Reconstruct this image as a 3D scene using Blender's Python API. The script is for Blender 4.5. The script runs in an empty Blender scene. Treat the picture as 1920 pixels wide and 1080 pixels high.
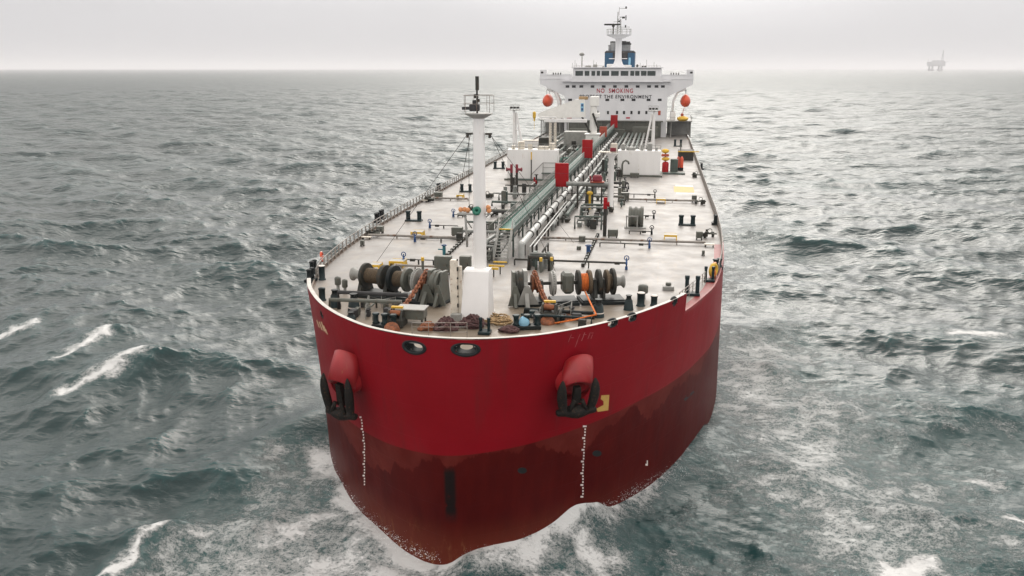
import bpy, math, random
import numpy as np
from mathutils import Vector, Matrix
rnd = random.Random(7)
C = bpy.context.scene.collection
scene = bpy.context.scene
V = Vector
# ------------------------------------------------------------------ camera (drone ahead of the bow)
FPX, VX, HY, CH, CX = 1660.0, 1243.0, 128.0, 34.0, 13.2
PITCH = math.atan((540-HY)/FPX); YAW = math.atan((VX-960)/math.hypot(FPX, 540-HY))
_fh = V((-math.sin(YAW), math.cos(YAW), 0)); _fw = _fh*math.cos(PITCH)-V((0,0,1))*math.sin(PITCH)
_rt = V((math.cos(YAW), math.sin(YAW), 0)); _up = _rt.cross(_fw); _cc = V((CX, 0, CH))
def ray(x, y): return _fw*FPX+_rt*(x-960)+_up*(540-y)
def D(x, y, z=15.0):                      # survey a point of the photograph on a horizontal plane
    d = ray(x, y); return _cc+d*((z-CH)/d.z)
def AY(x, y, Y):                          # ... on a transverse plane
    d = ray(x, y); return _cc+d*(Y/d.y)
def mpp(p): return (p-_cc).dot(_fw)/FPX   # metres per photo pixel at a point
cam = bpy.data.cameras.new('camera'); co = bpy.data.objects.new('camera', cam); C.objects.link(co)
cam.sensor_width = 36; cam.lens = 36*FPX/1920; cam.clip_start = 1; cam.clip_end = 150000
co.matrix_world = Matrix.Translation(_cc) @ Matrix((_rt, _up, -_fw)).transposed().to_4x4()
scene.camera = co
# ------------------------------------------------------------------ mesh helper
def frame(d):
    d = V(d).normalized(); a = V((0,0,1)) if abs(d.z) < .95 else V((1,0,0))
    u = a.cross(d).normalized(); return u, d.cross(u), d
class MB:
    def __init__(s): s.v = []; s.f = []; s.s = []; s.marks = []
    def add(s, vs, fs, smooth=False):
        o = len(s.v); s.v += [tuple(p) for p in vs]; s.f += [[i+o for i in f] for f in fs]; s.s += [smooth]*len(fs); return s
    def box(s, c, d, rz=0, b=0, top=None):       # centre, size, turn, chamfer, (top scale)
        cx, cy, cz = c; x, y, z = [k/2 for k in d]; cr, sr = math.cos(rz), math.sin(rz)
        b = min(b, x*.8, y*.8, z*.8)
        def P(px, py, pz):
            k = 1
            if top: 
                t = (pz+z)/(2*z); px *= 1+(top[0]-1)*t; py *= 1+(top[1]-1)*t
            return (cx+px*cr-py*sr, cy+px*sr+py*cr, cz+pz)
        if b <= 0:
            vs = [P(sx*x, sy*y, sz*z) for sz in (-1,1) for sx, sy in ((-1,-1),(1,-1),(1,1),(-1,1))]
            return s.add(vs, [(0,3,2,1),(4,5,6,7),(0,1,5,4),(1,2,6,5),(2,3,7,6),(3,0,4,7)])
        def ring(xx, yy, zz, bb): 
            return [P(px, py, zz) for px, py in ((-xx+bb,-yy),(xx-bb,-yy),(xx,-yy+bb),(xx,yy-bb),(xx-bb,yy),(-xx+bb,yy),(-xx,yy-bb),(-xx,-yy+bb))]
        rs = [ring(x-b, y-b, -z, b*.4), ring(x, y, -z+b, b), ring(x, y, z-b, b), ring(x-b, y-b, z, b*.4)]
        vs = sum(rs, []); fs = []
        for k in range(3):
            for i in range(8): j = (i+1) % 8; fs.append((k*8+i, k*8+j, k*8+8+j, k*8+8+i))
        fs += [tuple(range(7,-1,-1)), tuple(range(24,32))]
        return s.add(vs, fs)
    def cyl(s, p0, p1, r0, r1=None, n=12, caps=True):
        p0, p1 = V(p0), V(p1); r1 = r0 if r1 is None else r1; u, w, d = frame(p1-p0)
        cs = [u*math.cos(2*math.pi*i/n)+w*math.sin(2*math.pi*i/n) for i in range(n)]
        s.add([p0+c*r0 for c in cs]+[p1+c*r1 for c in cs], [(i,(i+1)%n,n+(i+1)%n,n+i) for i in range(n)], n > 6)
        if caps: s.add([p0+c*r0 for c in cs]+[p1+c*r1 for c in cs], [tuple(range(n-1,-1,-1)), tuple(range(n,2*n))])
        return s
    def lathe(s, o, d, prof, n=16, smooth=True):  # profile of (radius, distance along d)
        o = V(o); u, w, d = frame(d); vs = []
        for r, h in prof: vs += [o+d*h+(u*math.cos(2*math.pi*i/n)+w*math.sin(2*math.pi*i/n))*r for i in range(n)]
        fs = [(k*n+i, k*n+(i+1)%n, k*n+n+(i+1)%n, k*n+n+i) for k in range(len(prof)-1) for i in range(n)]
        s.add(vs, fs, smooth)
        if prof[0][0] > .01: s.add(vs[:n], [tuple(range(n-1,-1,-1))])
        if prof[-1][0] > .01: s.add(vs[-n:], [tuple(range(n))])
        return s
    def tube(s, pts, r, n=6):
        pts = [V(p) for p in pts]; vs = []; u0 = None
        for i, p in enumerate(pts):
            d = (pts[min(i+1,len(pts)-1)]-pts[max(i-1,0)]).normalized()
            if u0 is None: u0 = frame(d)[0]
            u = (u0-d*u0.dot(d)).normalized(); w = d.cross(u); u0 = u
            vs += [p+(u*math.cos(2*math.pi*k/n)+w*math.sin(2*math.pi*k/n))*r for k in range(n)]
        fs = [(i*n+k, i*n+(k+1)%n, i*n+n+(k+1)%n, i*n+n+k) for i in range(len(pts)-1) for k in range(n)]
        fs += [tuple(range(n-1,-1,-1)), tuple(range((len(pts)-1)*n, len(pts)*n))]
        return s.add(vs, fs, n > 4)
    def prism(s, o, u, w, poly, t):               # polygon in the plane (u, w), thickness t along u x w, centred
        o, u, w = V(o), V(u).normalized(), V(w).normalized(); d = u.cross(w)*(t/2); n = len(poly)
        a = [o+u*x+w*y-d for x, y in poly]; b = [o+u*x+w*y+d for x, y in poly]
        return s.add(a+b, [tuple(range(n-1,-1,-1)), tuple(range(n,2*n))]+[(i,(i+1)%n,n+(i+1)%n,n+i) for i in range(n)])
    def ell(s, c, r, n=14, m=8, lo=-1.0):
        c = V(c); r = (r,r,r) if not hasattr(r, '__len__') else r; vs = []; fs = []
        a0 = math.asin(lo)
        for j in range(m+1):
            t = a0+(math.pi/2-a0)*j/m
            vs += [(c.x+r[0]*math.cos(t)*math.cos(2*math.pi*i/n), c.y+r[1]*math.cos(t)*math.sin(2*math.pi*i/n), c.z+r[2]*math.sin(t)) for i in range(n)]
        for j in range(m):
            for i in range(n): fs.append((j*n+i, j*n+(i+1)%n, j*n+n+(i+1)%n, j*n+n+i))
        return s.add(vs, fs, True)
    def torus(s, c, d, R, r, n=20, m=8, sx=1, a0=0, a1=2*math.pi):
        c = V(c); u, w, d = frame(d); full = abs(a1-a0-2*math.pi) < 1e-3; k = n if full else n+1; vs = []
        for i in range(k):
            a = a0+(a1-a0)*i/n; e = (u*math.cos(a)*sx+w*math.sin(a)); q = c+e*R; en = e.normalized()
            vs += [q+(en*math.cos(2*math.pi*j/m)+d*math.sin(2*math.pi*j/m))*r for j in range(m)]
        fs = [(i*m+j, ((i+1)%k)*m+j, ((i+1)%k)*m+(j+1)%m, i*m+(j+1)%m) for i in range(n if full else n) for j in range(m) if full or i < n]
        return s.add(vs, fs, True)
    def each(s, name, m, parent):               # every piece added since a mark becomes a part of its own
        mk = s.marks+[(len(s.v), len(s.f))]; out = []
        for (v0,f0),(v1,f1) in zip(mk[:-1], mk[1:]):
            if v1 == v0: continue
            p = MB(); p.v = s.v[v0:v1]; p.f = [[i-v0 for i in f] for f in s.f[f0:f1]]; p.s = s.s[f0:f1]; out.append(p.build(name, m, parent))
        return out
    def mark(s): s.marks.append((len(s.v), len(s.f))); return s
    def build(s, name, m, parent=None, origin=None):
        o = V((0,0,0))
        if origin is not None: o = V(origin)
        p = parent
        while p is not None: o = o+p.location; p = p.parent
        me = bpy.data.meshes.new(name); me.from_pydata([(x-o.x, y-o.y, z-o.z) for x, y, z in s.v], [], s.f)
        me.polygons.foreach_set('use_smooth', s.s); me.materials.append(m); me.update()
        ob = bpy.data.objects.new(name, me); C.objects.link(ob)
        if parent is not None: ob.parent = parent
        if origin is not None: ob.location = origin
        return ob
def tag(o, label=None, cat=None, group=None, kind=None):
    for k, x in (('label',label),('category',cat),('group',group),('kind',kind)):
        if x: o[k] = x
    return o
def thing(name, loc, label, cat, group=None):
    o = bpy.data.objects.new(name, None); o.empty_display_size = .5; C.objects.link(o); o.location = loc; return tag(o, label, cat, group)
def dup(o, loc, rz=0, label=None, scale=None, parent=None):
    c = o.copy(); C.objects.link(c)
    if parent is None:
        c.location = loc; c.rotation_euler = (0,0,rz)
        if scale: c.scale = (scale,)*3 if not hasattr(scale,'__len__') else scale
        if label: c['label'] = label
    else: c.parent = parent
    for ch in list(o.children): dup(ch, None, parent=c)
    return c
# ------------------------------------------------------------------ materials
def nt(m):
    m.use_nodes = True; t = m.node_tree; t.nodes.clear(); return t, t.nodes, t.links
def mat(name, col, rough=.5, metal=0, var=.18, scale=1.2, rust=0.0, rcol=(.13,.05,.022), bump=0.0, streak=False, spec=.5):
    m = bpy.data.materials.new(name); t, N, L = nt(m)
    out = N.new('ShaderNodeOutputMaterial'); b = N.new('ShaderNodeBsdfPrincipled'); L.new(b.outputs[0], out.inputs[0])
    b.inputs['Roughness'].default_value = rough; b.inputs['Metallic'].default_value = metal; b.inputs['Specular IOR Level'].default_value = spec
    tc = N.new('ShaderNodeTexCoord'); mp = N.new('ShaderNodeMapping'); L.new(tc.outputs['Object'], mp.inputs[0])
    if streak: mp.inputs['Scale'].default_value = (1,1,.16)
    n1 = N.new('ShaderNodeTexNoise'); n1.inputs['Scale'].default_value = scale; n1.inputs['Detail'].default_value = 7; L.new(mp.outputs[0], n1.inputs[0])
    r1 = N.new('ShaderNodeMapRange'); r1.inputs['From Min'].default_value = .3; r1.inputs['From Max'].default_value = .7
    r1.inputs['To Min'].default_value = 1-var; r1.inputs['To Max'].default_value = 1+var; L.new(n1.outputs[0], r1.inputs[0])
    mx = N.new('ShaderNodeMix'); mx.data_type = 'RGBA'; mx.blend_type = 'MULTIPLY'; mx.inputs[0].default_value = 1
    mx.inputs[6].default_value = (*col,1); L.new(r1.outputs[0], mx.inputs[7]); cur = mx.outputs[2]
    if rust > 0:
        n2 = N.new('ShaderNodeTexNoise'); n2.inputs['Scale'].default_value = scale*2.7; n2.inputs['Detail'].default_value = 9; n2.inputs['Roughness'].default_value = .7; L.new(mp.outputs[0], n2.inputs[0])
        r2 = N.new('ShaderNodeMapRange'); r2.inputs['From Min'].default_value = .66-rust*.3; r2.inputs['From Max'].default_value = .76-rust*.25; L.new(n2.outputs[0], r2.inputs[0])
        m2 = N.new('ShaderNodeMix'); m2.data_type = 'RGBA'; L.new(r2.outputs[0], m2.inputs[0]); L.new(cur, m2.inputs[6]); m2.inputs[7].default_value = (*rcol,1); cur = m2.outputs[2]
    L.new(cur, b.inputs['Base Color'])
    if bump:
        bp = N.new('ShaderNodeBump'); bp.inputs['Strength'].default_value = bump; bp.inputs['Distance'].default_value = .05
        n3 = N.new('ShaderNodeTexNoise'); n3.inputs['Scale'].default_value = 9; n3.inputs['Detail'].default_value = 4; L.new(tc.outputs['Object'], n3.inputs[0]); L.new(n3.outputs[0], bp.inputs['Height']); L.new(bp.outputs[0], b.inputs['Normal'])
    return m
M = dict(
 white=mat('white paint', (.74,.73,.72), .45, var=.07, rust=.12, scale=.8, rcol=(.45,.36,.27), streak=True),
 cream=mat('cream paint', (.62,.57,.49), .5, rust=.3, rcol=(.28,.16,.09), scale=1.5),
 house=mat('accommodation white', (.70,.70,.72), .5, var=.06, scale=.3, rust=.08, rcol=(.5,.44,.38), streak=True),
 grey=mat('deck machinery grey', (.095,.10,.085), .5, rust=.35, rcol=(.10,.055,.03), bump=.3),
 lgrey=mat('light grey paint', (.27,.27,.255), .5, rust=.25, rcol=(.2,.13,.09)),
 dgrey=mat('dark grey steel', (.032,.033,.029), .6, spec=.25, rust=.4, rcol=(.07,.04,.022), bump=.3),
 black=mat('black bitumen paint', (.008,.012,.013), .5, spec=.25, var=.3, rust=.12, rcol=(.06,.04,.03)),
 teal=mat('black green paint', (.006,.018,.021), .45, spec=.3, var=.3, rust=.1),
 green=mat('green walkway paint', (.008,.12,.085), .55, rust=.2, rcol=(.1,.1,.07)),
 pipe=mat('pipe grey', (.19,.20,.19), .42, metal=.1, rust=.3, rcol=(.13,.09,.06), scale=2),
 pipel=mat('bright pipe lagging', (.42,.43,.42), .4, rust=.15, rcol=(.3,.25,.2), scale=2),
 rack=mat('green grey steel', (.06,.085,.075), .55, rust=.35, rcol=(.1,.06,.035), scale=2),
 red=mat('signal red paint', (.31,.005,.008), .5, var=.12, spec=.2),
 brick=mat('faded red paint', (.36,.06,.03), .6, var=.15),
 maroon=mat('maroon paint', (.20,.012,.025), .5),
 yellow=mat('yellow paint', (.62,.38,.03), .55, rust=.25, rcol=(.28,.15,.05)),
 orange=mat('orange rope', (.62,.15,.025), .8, var=.25, scale=8, bump=.5),
 boat=mat('lifeboat orange', (.62,.075,.025), .4, var=.12, scale=.8),
 rust=mat('rusty chain iron', (.20,.062,.022), .75, var=.5, scale=3, rust=.4, rcol=(.06,.022,.012), bump=.4),
 rope=mat('tan hemp rope', (.34,.23,.12), .9, var=.4, scale=6, bump=.6),
 brope=mat('brown wire rope', (.085,.06,.035), .8, var=.45, scale=9, rust=.3, bump=.5),
 prope=mat('purple brown net', (.075,.035,.035), .9, var=.5, scale=5, bump=.6),
 blue=mat('blue valve paint', (.015,.06,.18), .4),
 cranew=mat('crane white', (.74,.73,.70), .45, var=.05, rust=.1, rcol=(.5,.4,.3)),
 funnel=mat('funnel blue', (.012,.075,.155), .45, var=.12, scale=.4),
 lblue=mat('pale blue paint', (.22,.45,.62), .5),
 soot=mat('sooty steel', (.03,.03,.032), .7, var=.3),
 steel=mat('exhaust steel', (.30,.30,.30), .45, metal=.4),
 glass=mat('dark green glass', (.008,.022,.018), .08, var=.1, spec=.8),
 hole=mat('dark cabin window', (.02,.022,.025), .15, var=.1),
 lettered=mat('red letter paint', (.42,.035,.06), .6, var=.1),
 letterd=mat('dark letter paint', (.035,.035,.045), .6, var=.1),
 markw=mat('white mark paint', (.72,.66,.62), .6, var=.1),
 marky=mat('cream yellow mark paint', (.50,.31,.075), .6, var=.1, rust=.15, rcol=(.4,.12,.06)),
 railm=mat('rail paint', (.24,.22,.20), .5, var=.25, scale=.5, rust=.45, rcol=(.14,.075,.045)),
 anchor=mat('anchor iron', (.008,.007,.006), .65, spec=.2, var=.4, scale=2.5, rust=.35, rcol=(.085,.042,.018), bump=.5),
 rig=mat('rig steel', (.38,.38,.40), .6),
)
# ------------------------------------------------------------------ sky, sun
SUN_EL, SUN_AZ = math.radians(33), math.radians(1)    # azimuth clockwise from +Y (astern)
W = bpy.data.worlds.new('World'); scene.world = W; W.use_nodes = True; t, N, L = W.node_tree, W.node_tree.nodes, W.node_tree.links; N.clear()
wo = N.new('ShaderNodeOutputWorld'); bg = N.new('ShaderNodeBackground'); L.new(bg.outputs[0], wo.inputs[0]); bg.inputs[1].default_value = .1
sk = N.new('ShaderNodeTexSky'); sk.sky_type = 'NISHITA'; sk.sun_disc = False; sk.sun_elevation = SUN_EL; sk.sun_rotation = SUN_AZ; sk.dust_density = 6; sk.air_density = 1.2
hs = N.new('ShaderNodeHueSaturation'); hs.inputs['Saturation'].default_value = .12; L.new(sk.outputs[0], hs.inputs['Color'])
tc = N.new('ShaderNodeTexCoord'); mp = N.new('ShaderNodeMapping'); mp.inputs['Scale'].default_value = (1,1,2.6); L.new(tc.outputs['Generated'], mp.inputs[0])
cn = N.new('ShaderNodeTexNoise'); cn.inputs['Scale'].default_value = 2.2; cn.inputs['Detail'].default_value = 5; cn.inputs['Roughness'].default_value = .55; L.new(mp.outputs[0], cn.inputs[0])
cr = N.new('ShaderNodeMapRange'); cr.inputs['From Min'].default_value = .3; cr.inputs['From Max'].default_value = .7; cr.inputs['To Min'].default_value = .97; cr.inputs['To Max'].default_value = 1.03; L.new(cn.outputs[0], cr.inputs[0])
cc = N.new('ShaderNodeMix'); cc.data_type = 'RGBA'; cc.inputs[0].default_value = .88; L.new(hs.outputs[0], cc.inputs[6]); cc.inputs[7].default_value = (7.5,7.38,7.5,1)
cm = N.new('ShaderNodeVectorMath'); cm.operation = 'SCALE'; L.new(cc.outputs[2], cm.inputs[0]); L.new(cr.outputs[0], cm.inputs['Scale']); sv = N.new('ShaderNodeSeparateXYZ'); L.new(tc.outputs['Generated'], sv.inputs[0])
zr = N.new('ShaderNodeMapRange'); zr.inputs['From Min'].default_value = .06; zr.inputs['From Max'].default_value = .42; zr.inputs['To Min'].default_value = 1.17; zr.inputs['To Max'].default_value = 2.7; L.new(sv.outputs['Z'], zr.inputs[0])
dp = N.new('ShaderNodeVectorMath'); dp.operation = 'DOT_PRODUCT'; L.new(tc.outputs['Generated'], dp.inputs[0]); dp.inputs[1].default_value = (math.sin(SUN_AZ)*math.cos(SUN_EL), math.cos(SUN_AZ)*math.cos(SUN_EL), math.sin(SUN_EL))
gl = N.new('ShaderNodeMapRange'); gl.interpolation_type = 'SMOOTHSTEP'; gl.inputs['From Min'].default_value = .84; gl.inputs['From Max'].default_value = 1; gl.inputs['To Min'].default_value = 0; gl.inputs['To Max'].default_value = 1.7; L.new(dp.outputs['Value'], gl.inputs[0])
ga = N.new('ShaderNodeMath'); ga.operation = 'ADD'; L.new(zr.outputs[0], ga.inputs[0]); L.new(gl.outputs[0], ga.inputs[1])
c2 = N.new('ShaderNodeVectorMath'); c2.operation = 'SCALE'; wm = N.new('ShaderNodeMix'); wm.data_type = 'RGBA'; wm.blend_type = 'MULTIPLY'; wm.inputs[7].default_value = (1.035,1.0,.925,1)
wf = N.new('ShaderNodeMapRange'); wf.inputs['From Min'].default_value = .12; wf.inputs['From Max'].default_value = .3; L.new(sv.outputs['Z'], wf.inputs[0]); L.new(wf.outputs[0], wm.inputs[0]); L.new(cm.outputs[0], wm.inputs[6]); L.new(wm.outputs[2], c2.inputs[0]); L.new(ga.outputs[0], c2.inputs['Scale']); L.new(c2.outputs[0], bg.inputs[0])
sl = bpy.data.lights.new('sun', 'SUN'); sl.energy = .8; sl.angle = math.radians(38); sl.color = (1,.96,.91)
so = bpy.data.objects.new('sun', sl); C.objects.link(so)
sd = V((math.sin(SUN_AZ)*math.cos(SUN_EL), math.cos(SUN_AZ)*math.cos(SUN_EL), math.sin(SUN_EL)))
so.rotation_euler = sd.to_track_quat('Z', 'Y').to_euler(); so.location = (0,0,200)
scene.view_settings.view_transform = 'Standard'; scene.view_settings.look = 'None'; scene.view_settings.exposure = -.30; scene.view_settings.gamma = 1
scene.render.engine = 'CYCLES'; scene.cycles.max_bounces = 6; scene.cycles.volume_bounces = 1; scene.cycles.use_denoising = True
# ------------------------------------------------------------------ hull form (bow at Y = 53.4, looking aft along +Y)
def pchip(xs, ys):
    xs, ys = np.array(xs, float), np.array(ys, float); h = np.diff(xs); dl = np.diff(ys)/h; m = np.zeros_like(xs)
    for i in range(1, len(xs)-1):
        if dl[i-1]*dl[i] > 0: m[i] = 2*dl[i-1]*dl[i]/(dl[i-1]+dl[i])
    m[0], m[-1] = dl[0]*1.3, 0
    def f(x):
        x = np.clip(np.asarray(x, float), xs[0], xs[-1]); i = np.clip(np.searchsorted(xs, x)-1, 0, len(h)-1); t = (x-xs[i])/h[i]
        return (1+2*t)*(1-t)**2*ys[i]+t*(1-t)**2*h[i]*m[i]+t*t*(3-2*t)*ys[i+1]+t*t*(t-1)*h[i]*m[i+1]
    return f
b1 = pchip([0,.03,.15,.5,1,1.8,2.8,3.8,4.8,6.8,8.8,10.8,12.8,14.8,16.8,20.8,24.8,30.8,38.8,52,67,200,222,240,247], [0,.65,1.6,2.9,4.1,5.6,6.9,8.0,9.0,10.7,12.1,13.3,14.4,15.3,16.1,17.4,18.5,19.4,20.2,20.8,21,21,20.6,18.6,17.2])
b0 = pchip([0,.1,.5,1.2,2.2,4.2,7,11,15.5,19.5,27.5,40,52,67,200,222,240,247], [0,.40,1.3,2.7,4.2,6.5,9.1,12.0,14.6,16.4,18.7,20.4,20.9,21,21,19,13,9])
def ytip(z): return 54.1-.8*np.clip(np.asarray(z,float)/17,0,1)**1.2
def halfb(s, z):
    g = np.clip(np.asarray(z,float)/15, -.6, 1.15); g = np.where(g > 0, g**1.15, g*.6)
    return b0(s)+(b1(s)-b0(s))*g
def half_at(Y, z): return float(halfb(max(0, Y-float(ytip(z))), z))
def hull_hit(x, y):                        # where a sight line meets the ship's side
    d = ray(x, y); p = None
    for k in range(4000):
        Y = 50+k*.03; q = _cc+d*(Y/d.y)
        if Y > ytip(q.z) and abs(q.x) < half_at(Y, q.z): return q
    return q
def hull_off(x, y, off):                    # point on a sight line standing off the plating by off
    d = ray(x, y)
    for k in range(4000):
        Y = 48+k*.03; q = _cc+d*(Y/d.y); s_ = Y-float(ytip(q.z))+off*.75
        if s_ > 0 and abs(q.x) < float(halfb(s_, q.z))+off*.6: return q
    return q
def hull_normal(p):
    sg = 1 if p.x > 0 else -1; e = .15; Y, z = p.y, p.z
    a = V((sg*half_at(Y+e, z), Y+e, z)); b = V((sg*half_at(Y-e, z), Y-e, z)); c = V((sg*half_at(Y, z+e), Y, z+e)); d = V((sg*half_at(Y, z-e), Y, z-e))
    n = (a-b).cross(c-d).normalized()
    return n if n.x*sg > 0 else -n
BW_END = 15.6                               # bulwark runs from the stem this far aft
def top_z(s): return 17.05-.25*np.clip(s/BW_END, 0, 1)
DECK = 15.0
CHOCKS = [(776,651,.78,.42),(873,655,.85,.42),(1150,607,.5,.3),(1187,596,.5,.3),(1266,566,.5,.34),(603,590,.45,.3)]
chock_at = []
for x, y, a, b in CHOCKS: chock_at.append((hull_hit(x, y), a, b))
ship = thing('oil_tanker', (0,53.4,0), 'large red hulled oil tanker with pale deck and white accommodation block heading towards the viewer', 'ship')
ss = np.concatenate([np.linspace(0,1,26)**2*2.2, np.arange(2.3,20,.16), np.arange(20.3,247,2.2), [247]])
zs = np.concatenate([np.linspace(-9,4,14), np.linspace(4.3,14.6,36), np.linspace(14.75,17,26)])
hv = []; hf = []; band = []
sides = {}
for sg in (-1, 1):
    idx = {}
    for j, z in enumerate(zs):
        yt = float(ytip(z)); bb = halfb(ss, z)
        for i, s in enumerate(ss):
            zt = float(top_z(s)) if s <= BW_END else DECK+.12
            zz = min(z, zt)
            if zz != z: yy = float(ytip(zz))+s; x = float(halfb(s, zz))
            else: yy = yt+s; x = float(bb[i])
            idx[i, j] = len(hv); hv.append((sg*x, yy, zz)); 
            band.append(zz-(8.65+max(-.9,min(.8,.065*sg*x))-max(0,s-22)*.03))
    for j in range(len(zs)-1):
        for i in range(len(ss)-1):
            q = [idx[i,j], idx[i+1,j], idx[i+1,j+1], idx[i,j+1]]
            z0, z1 = hv[q[0]][2], hv[q[2]][2]
            if z1-z0 < 1e-4 and hv[q[3]][2]-z0 < 1e-4: continue
            c = sum((V(hv[k]) for k in q), V())/4; skip = False
            for p, a, b in chock_at:
                if p.x*sg > 0 and ((c-p).xy.length/a)**2+((c.z-p.z)/b)**2 < 1: skip = True
            if skip: continue
            hf.append(q if sg > 0 else q[::-1])
    sides[sg] = idx
n = len(zs)                                  # transom
for j in range(n-1):
    hf.append([sides[1][len(ss)-1,j], sides[-1][len(ss)-1,j], sides[-1][len(ss)-1,j+1], sides[1][len(ss)-1,j+1]])
me = bpy.data.meshes.new('hull'); me.from_pydata([(x, y-53.4, z) for x, y, z in hv], [], hf)
me.polygons.foreach_set('use_smooth', [True]*len(me.polygons))
at = me.attributes.new('band', 'FLOAT', 'POINT'); at.data.foreach_set('value', band)
hull = bpy.data.objects.new('hull', me); C.objects.link(hull); hull.parent = ship
# hull paint: red topsides over weathered antifouling
m = bpy.data.materials.new('hull paint'); t, N, L = nt(m)
out = N.new('ShaderNodeOutputMaterial'); b = N.new('ShaderNodeBsdfPrincipled'); L.new(b.outputs[0], out.inputs[0])
tc = N.new('ShaderNodeTexCoord'); ab = N.new('ShaderNodeAttribute'); ab.attribute_name = 'band'
def noise(scale, det=6, ro=.6, mapscale=None, src=None):
    n = N.new('ShaderNodeTexNoise'); n.inputs['Scale'].default_value = scale; n.inputs['Detail'].default_value = det; n.inputs['Roughness'].default_value = ro
    s = src or tc.outputs['Object']
    if mapscale:
        mp = N.new('ShaderNodeMapping'); mp.inputs['Scale'].default_value = mapscale; L.new(s, mp.inputs[0]); s = mp.outputs[0]
    L.new(s, n.inputs[0]); return n.outputs[0]
def mr(src, a, b_, c=0, d=1, smooth=False):
    n = N.new('ShaderNodeMapRange'); n.inputs['From Min'].default_value = a; n.inputs['From Max'].default_value = b_; n.inputs['To Min'].default_value = c; n.inputs['To Max'].default_value = d
    if smooth: n.interpolation_type = 'SMOOTHSTEP'
    L.new(src, n.inputs[0]); return n.outputs[0]
def math_(op, a, b_=None):
    n = N.new('ShaderNodeMath'); n.operation = op
    for k, s in enumerate((a, b_)):
        if s is None: continue
        if isinstance(s, (int, float)): n.inputs[k].default_value = s
        else: L.new(s, n.inputs[k])
    return n.outputs[0]
def mixc(f, a, b_, mode='MIX'):
    n = N.new('ShaderNodeMix'); n.data_type = 'RGBA'; n.blend_type = mode
    for k, s in ((0,f),(6,a),(7,b_)):
        if isinstance(s, tuple): n.inputs[k].default_value = (*s,1)
        elif isinstance(s, (int,float)): n.inputs[k].default_value = s
        else: L.new(s, n.inputs[k])
    return n.outputs[2]
redc = mixc(mr(noise(.12,8,.65), .3, .7), (.185,.0015,.006), (.235,.003,.010))
streak = noise(.9, 6, .7, (1,1,.06)); redc = mixc(mr(streak,.52,.72,0,.55), redc, (.13,.012,.013))
scuff = noise(1.6, 9, .75, (1,1,.35)); redc = mixc(mr(scuff,.70,.76,0,.5), redc, (.30,.07,.055))
lowa = mixc(mr(noise(.5,7,.6),.35,.7), (.095,.010,.008), (.135,.022,.017))
wet = mr(math_('ADD', ab.outputs['Fac'], math_('ADD', mr(noise(.13,1,.4,(1,1,.1)),.3,.7,-1.5,1.3), mr(noise(.55,4,.6,(1,1,.12)),.3,.7,-.8,.8))), -1.5, -1.36)
lowb = mixc(mr(noise(.8,8,.65,(1,1,.3)),.3,.75), (.055,.003,.003), (.088,.006,.005))
low = mixc(wet, lowb, lowa)
sx = N.new('ShaderNodeSeparateXYZ'); L.new(tc.outputs['Object'], sx.inputs[0])
gouge = mr(noise(2.2,10,.8,(1.2,1.2,.35)), .50, .60); nearw = math_('MULTIPLY', mr(sx.outputs['Z'], .8, 3.6, .9, 0, True), math_('MULTIPLY', mr(sx.outputs['Y'], 1.5, 7, 1, 0), mr(noise(.5,3), .45, .6)))
low = mixc(math_('MULTIPLY', gouge, nearw), low, (.22,.105,.045))
low = mixc(math_('MULTIPLY', mr(sx.outputs['Z'], 1.0, 4, .4, 0, True), mr(sx.outputs['Y'], 3, 14, 1, .1)), low, (.17,.042,.022))
chips = mr(noise(5.5,8,.8), .71, .74, 0, .7); low = mixc(chips, low, (.20,.10,.08))
isred = mr(ab.outputs['Fac'], -.03, .03)
base = mixc(isred, low, redc)
stem = math_('MULTIPLY', mr(math_('ABSOLUTE', sx.outputs['X']), .28, .5, 1, 0), math_('MULTIPLY', mr(sx.outputs['Z'], 3.4, 4.4), mr(sx.outputs['Z'], 7.4, 7.9, 1, 0)))
base = mixc(math_('MULTIPLY', stem, mr(noise(1.3,5),.3,.45)), base, (.012,.008,.008))
L.new(base, b.inputs['Base Color'])
L.new(mr(isred, 0, 1, .42, .42), b.inputs['Roughness']); L.new(mr(isred, 0, 1, .05, .11), b.inputs['Specular IOR Level'])
bp = N.new('ShaderNodeBump'); bp.inputs['Strength'].default_value = .35; bp.inputs['Distance'].default_value = .12
bk = N.new('ShaderNodeTexBrick'); bk.inputs['Scale'].default_value = 1; bk.inputs['Brick Width'].default_value = 7; bk.inputs['Row Height'].default_value = 2.4; bk.inputs['Mortar Size'].default_value = .03; bk.inputs['Mortar Smooth'].default_value = .6
cb_ = N.new('ShaderNodeCombineXYZ'); L.new(math_('ADD', sx.outputs['X'], sx.outputs['Y']), cb_.inputs[0]); L.new(sx.outputs['Z'], cb_.inputs[1]); L.new(cb_.outputs[0], bk.inputs[0])
L.new(math_('ADD', noise(.55,3,.5), math_('MULTIPLY', bk.outputs['Fac'], .18)), bp.inputs['Height']); L.new(bp.outputs[0], b.inputs['Normal'])
me.materials.append(m)
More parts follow.
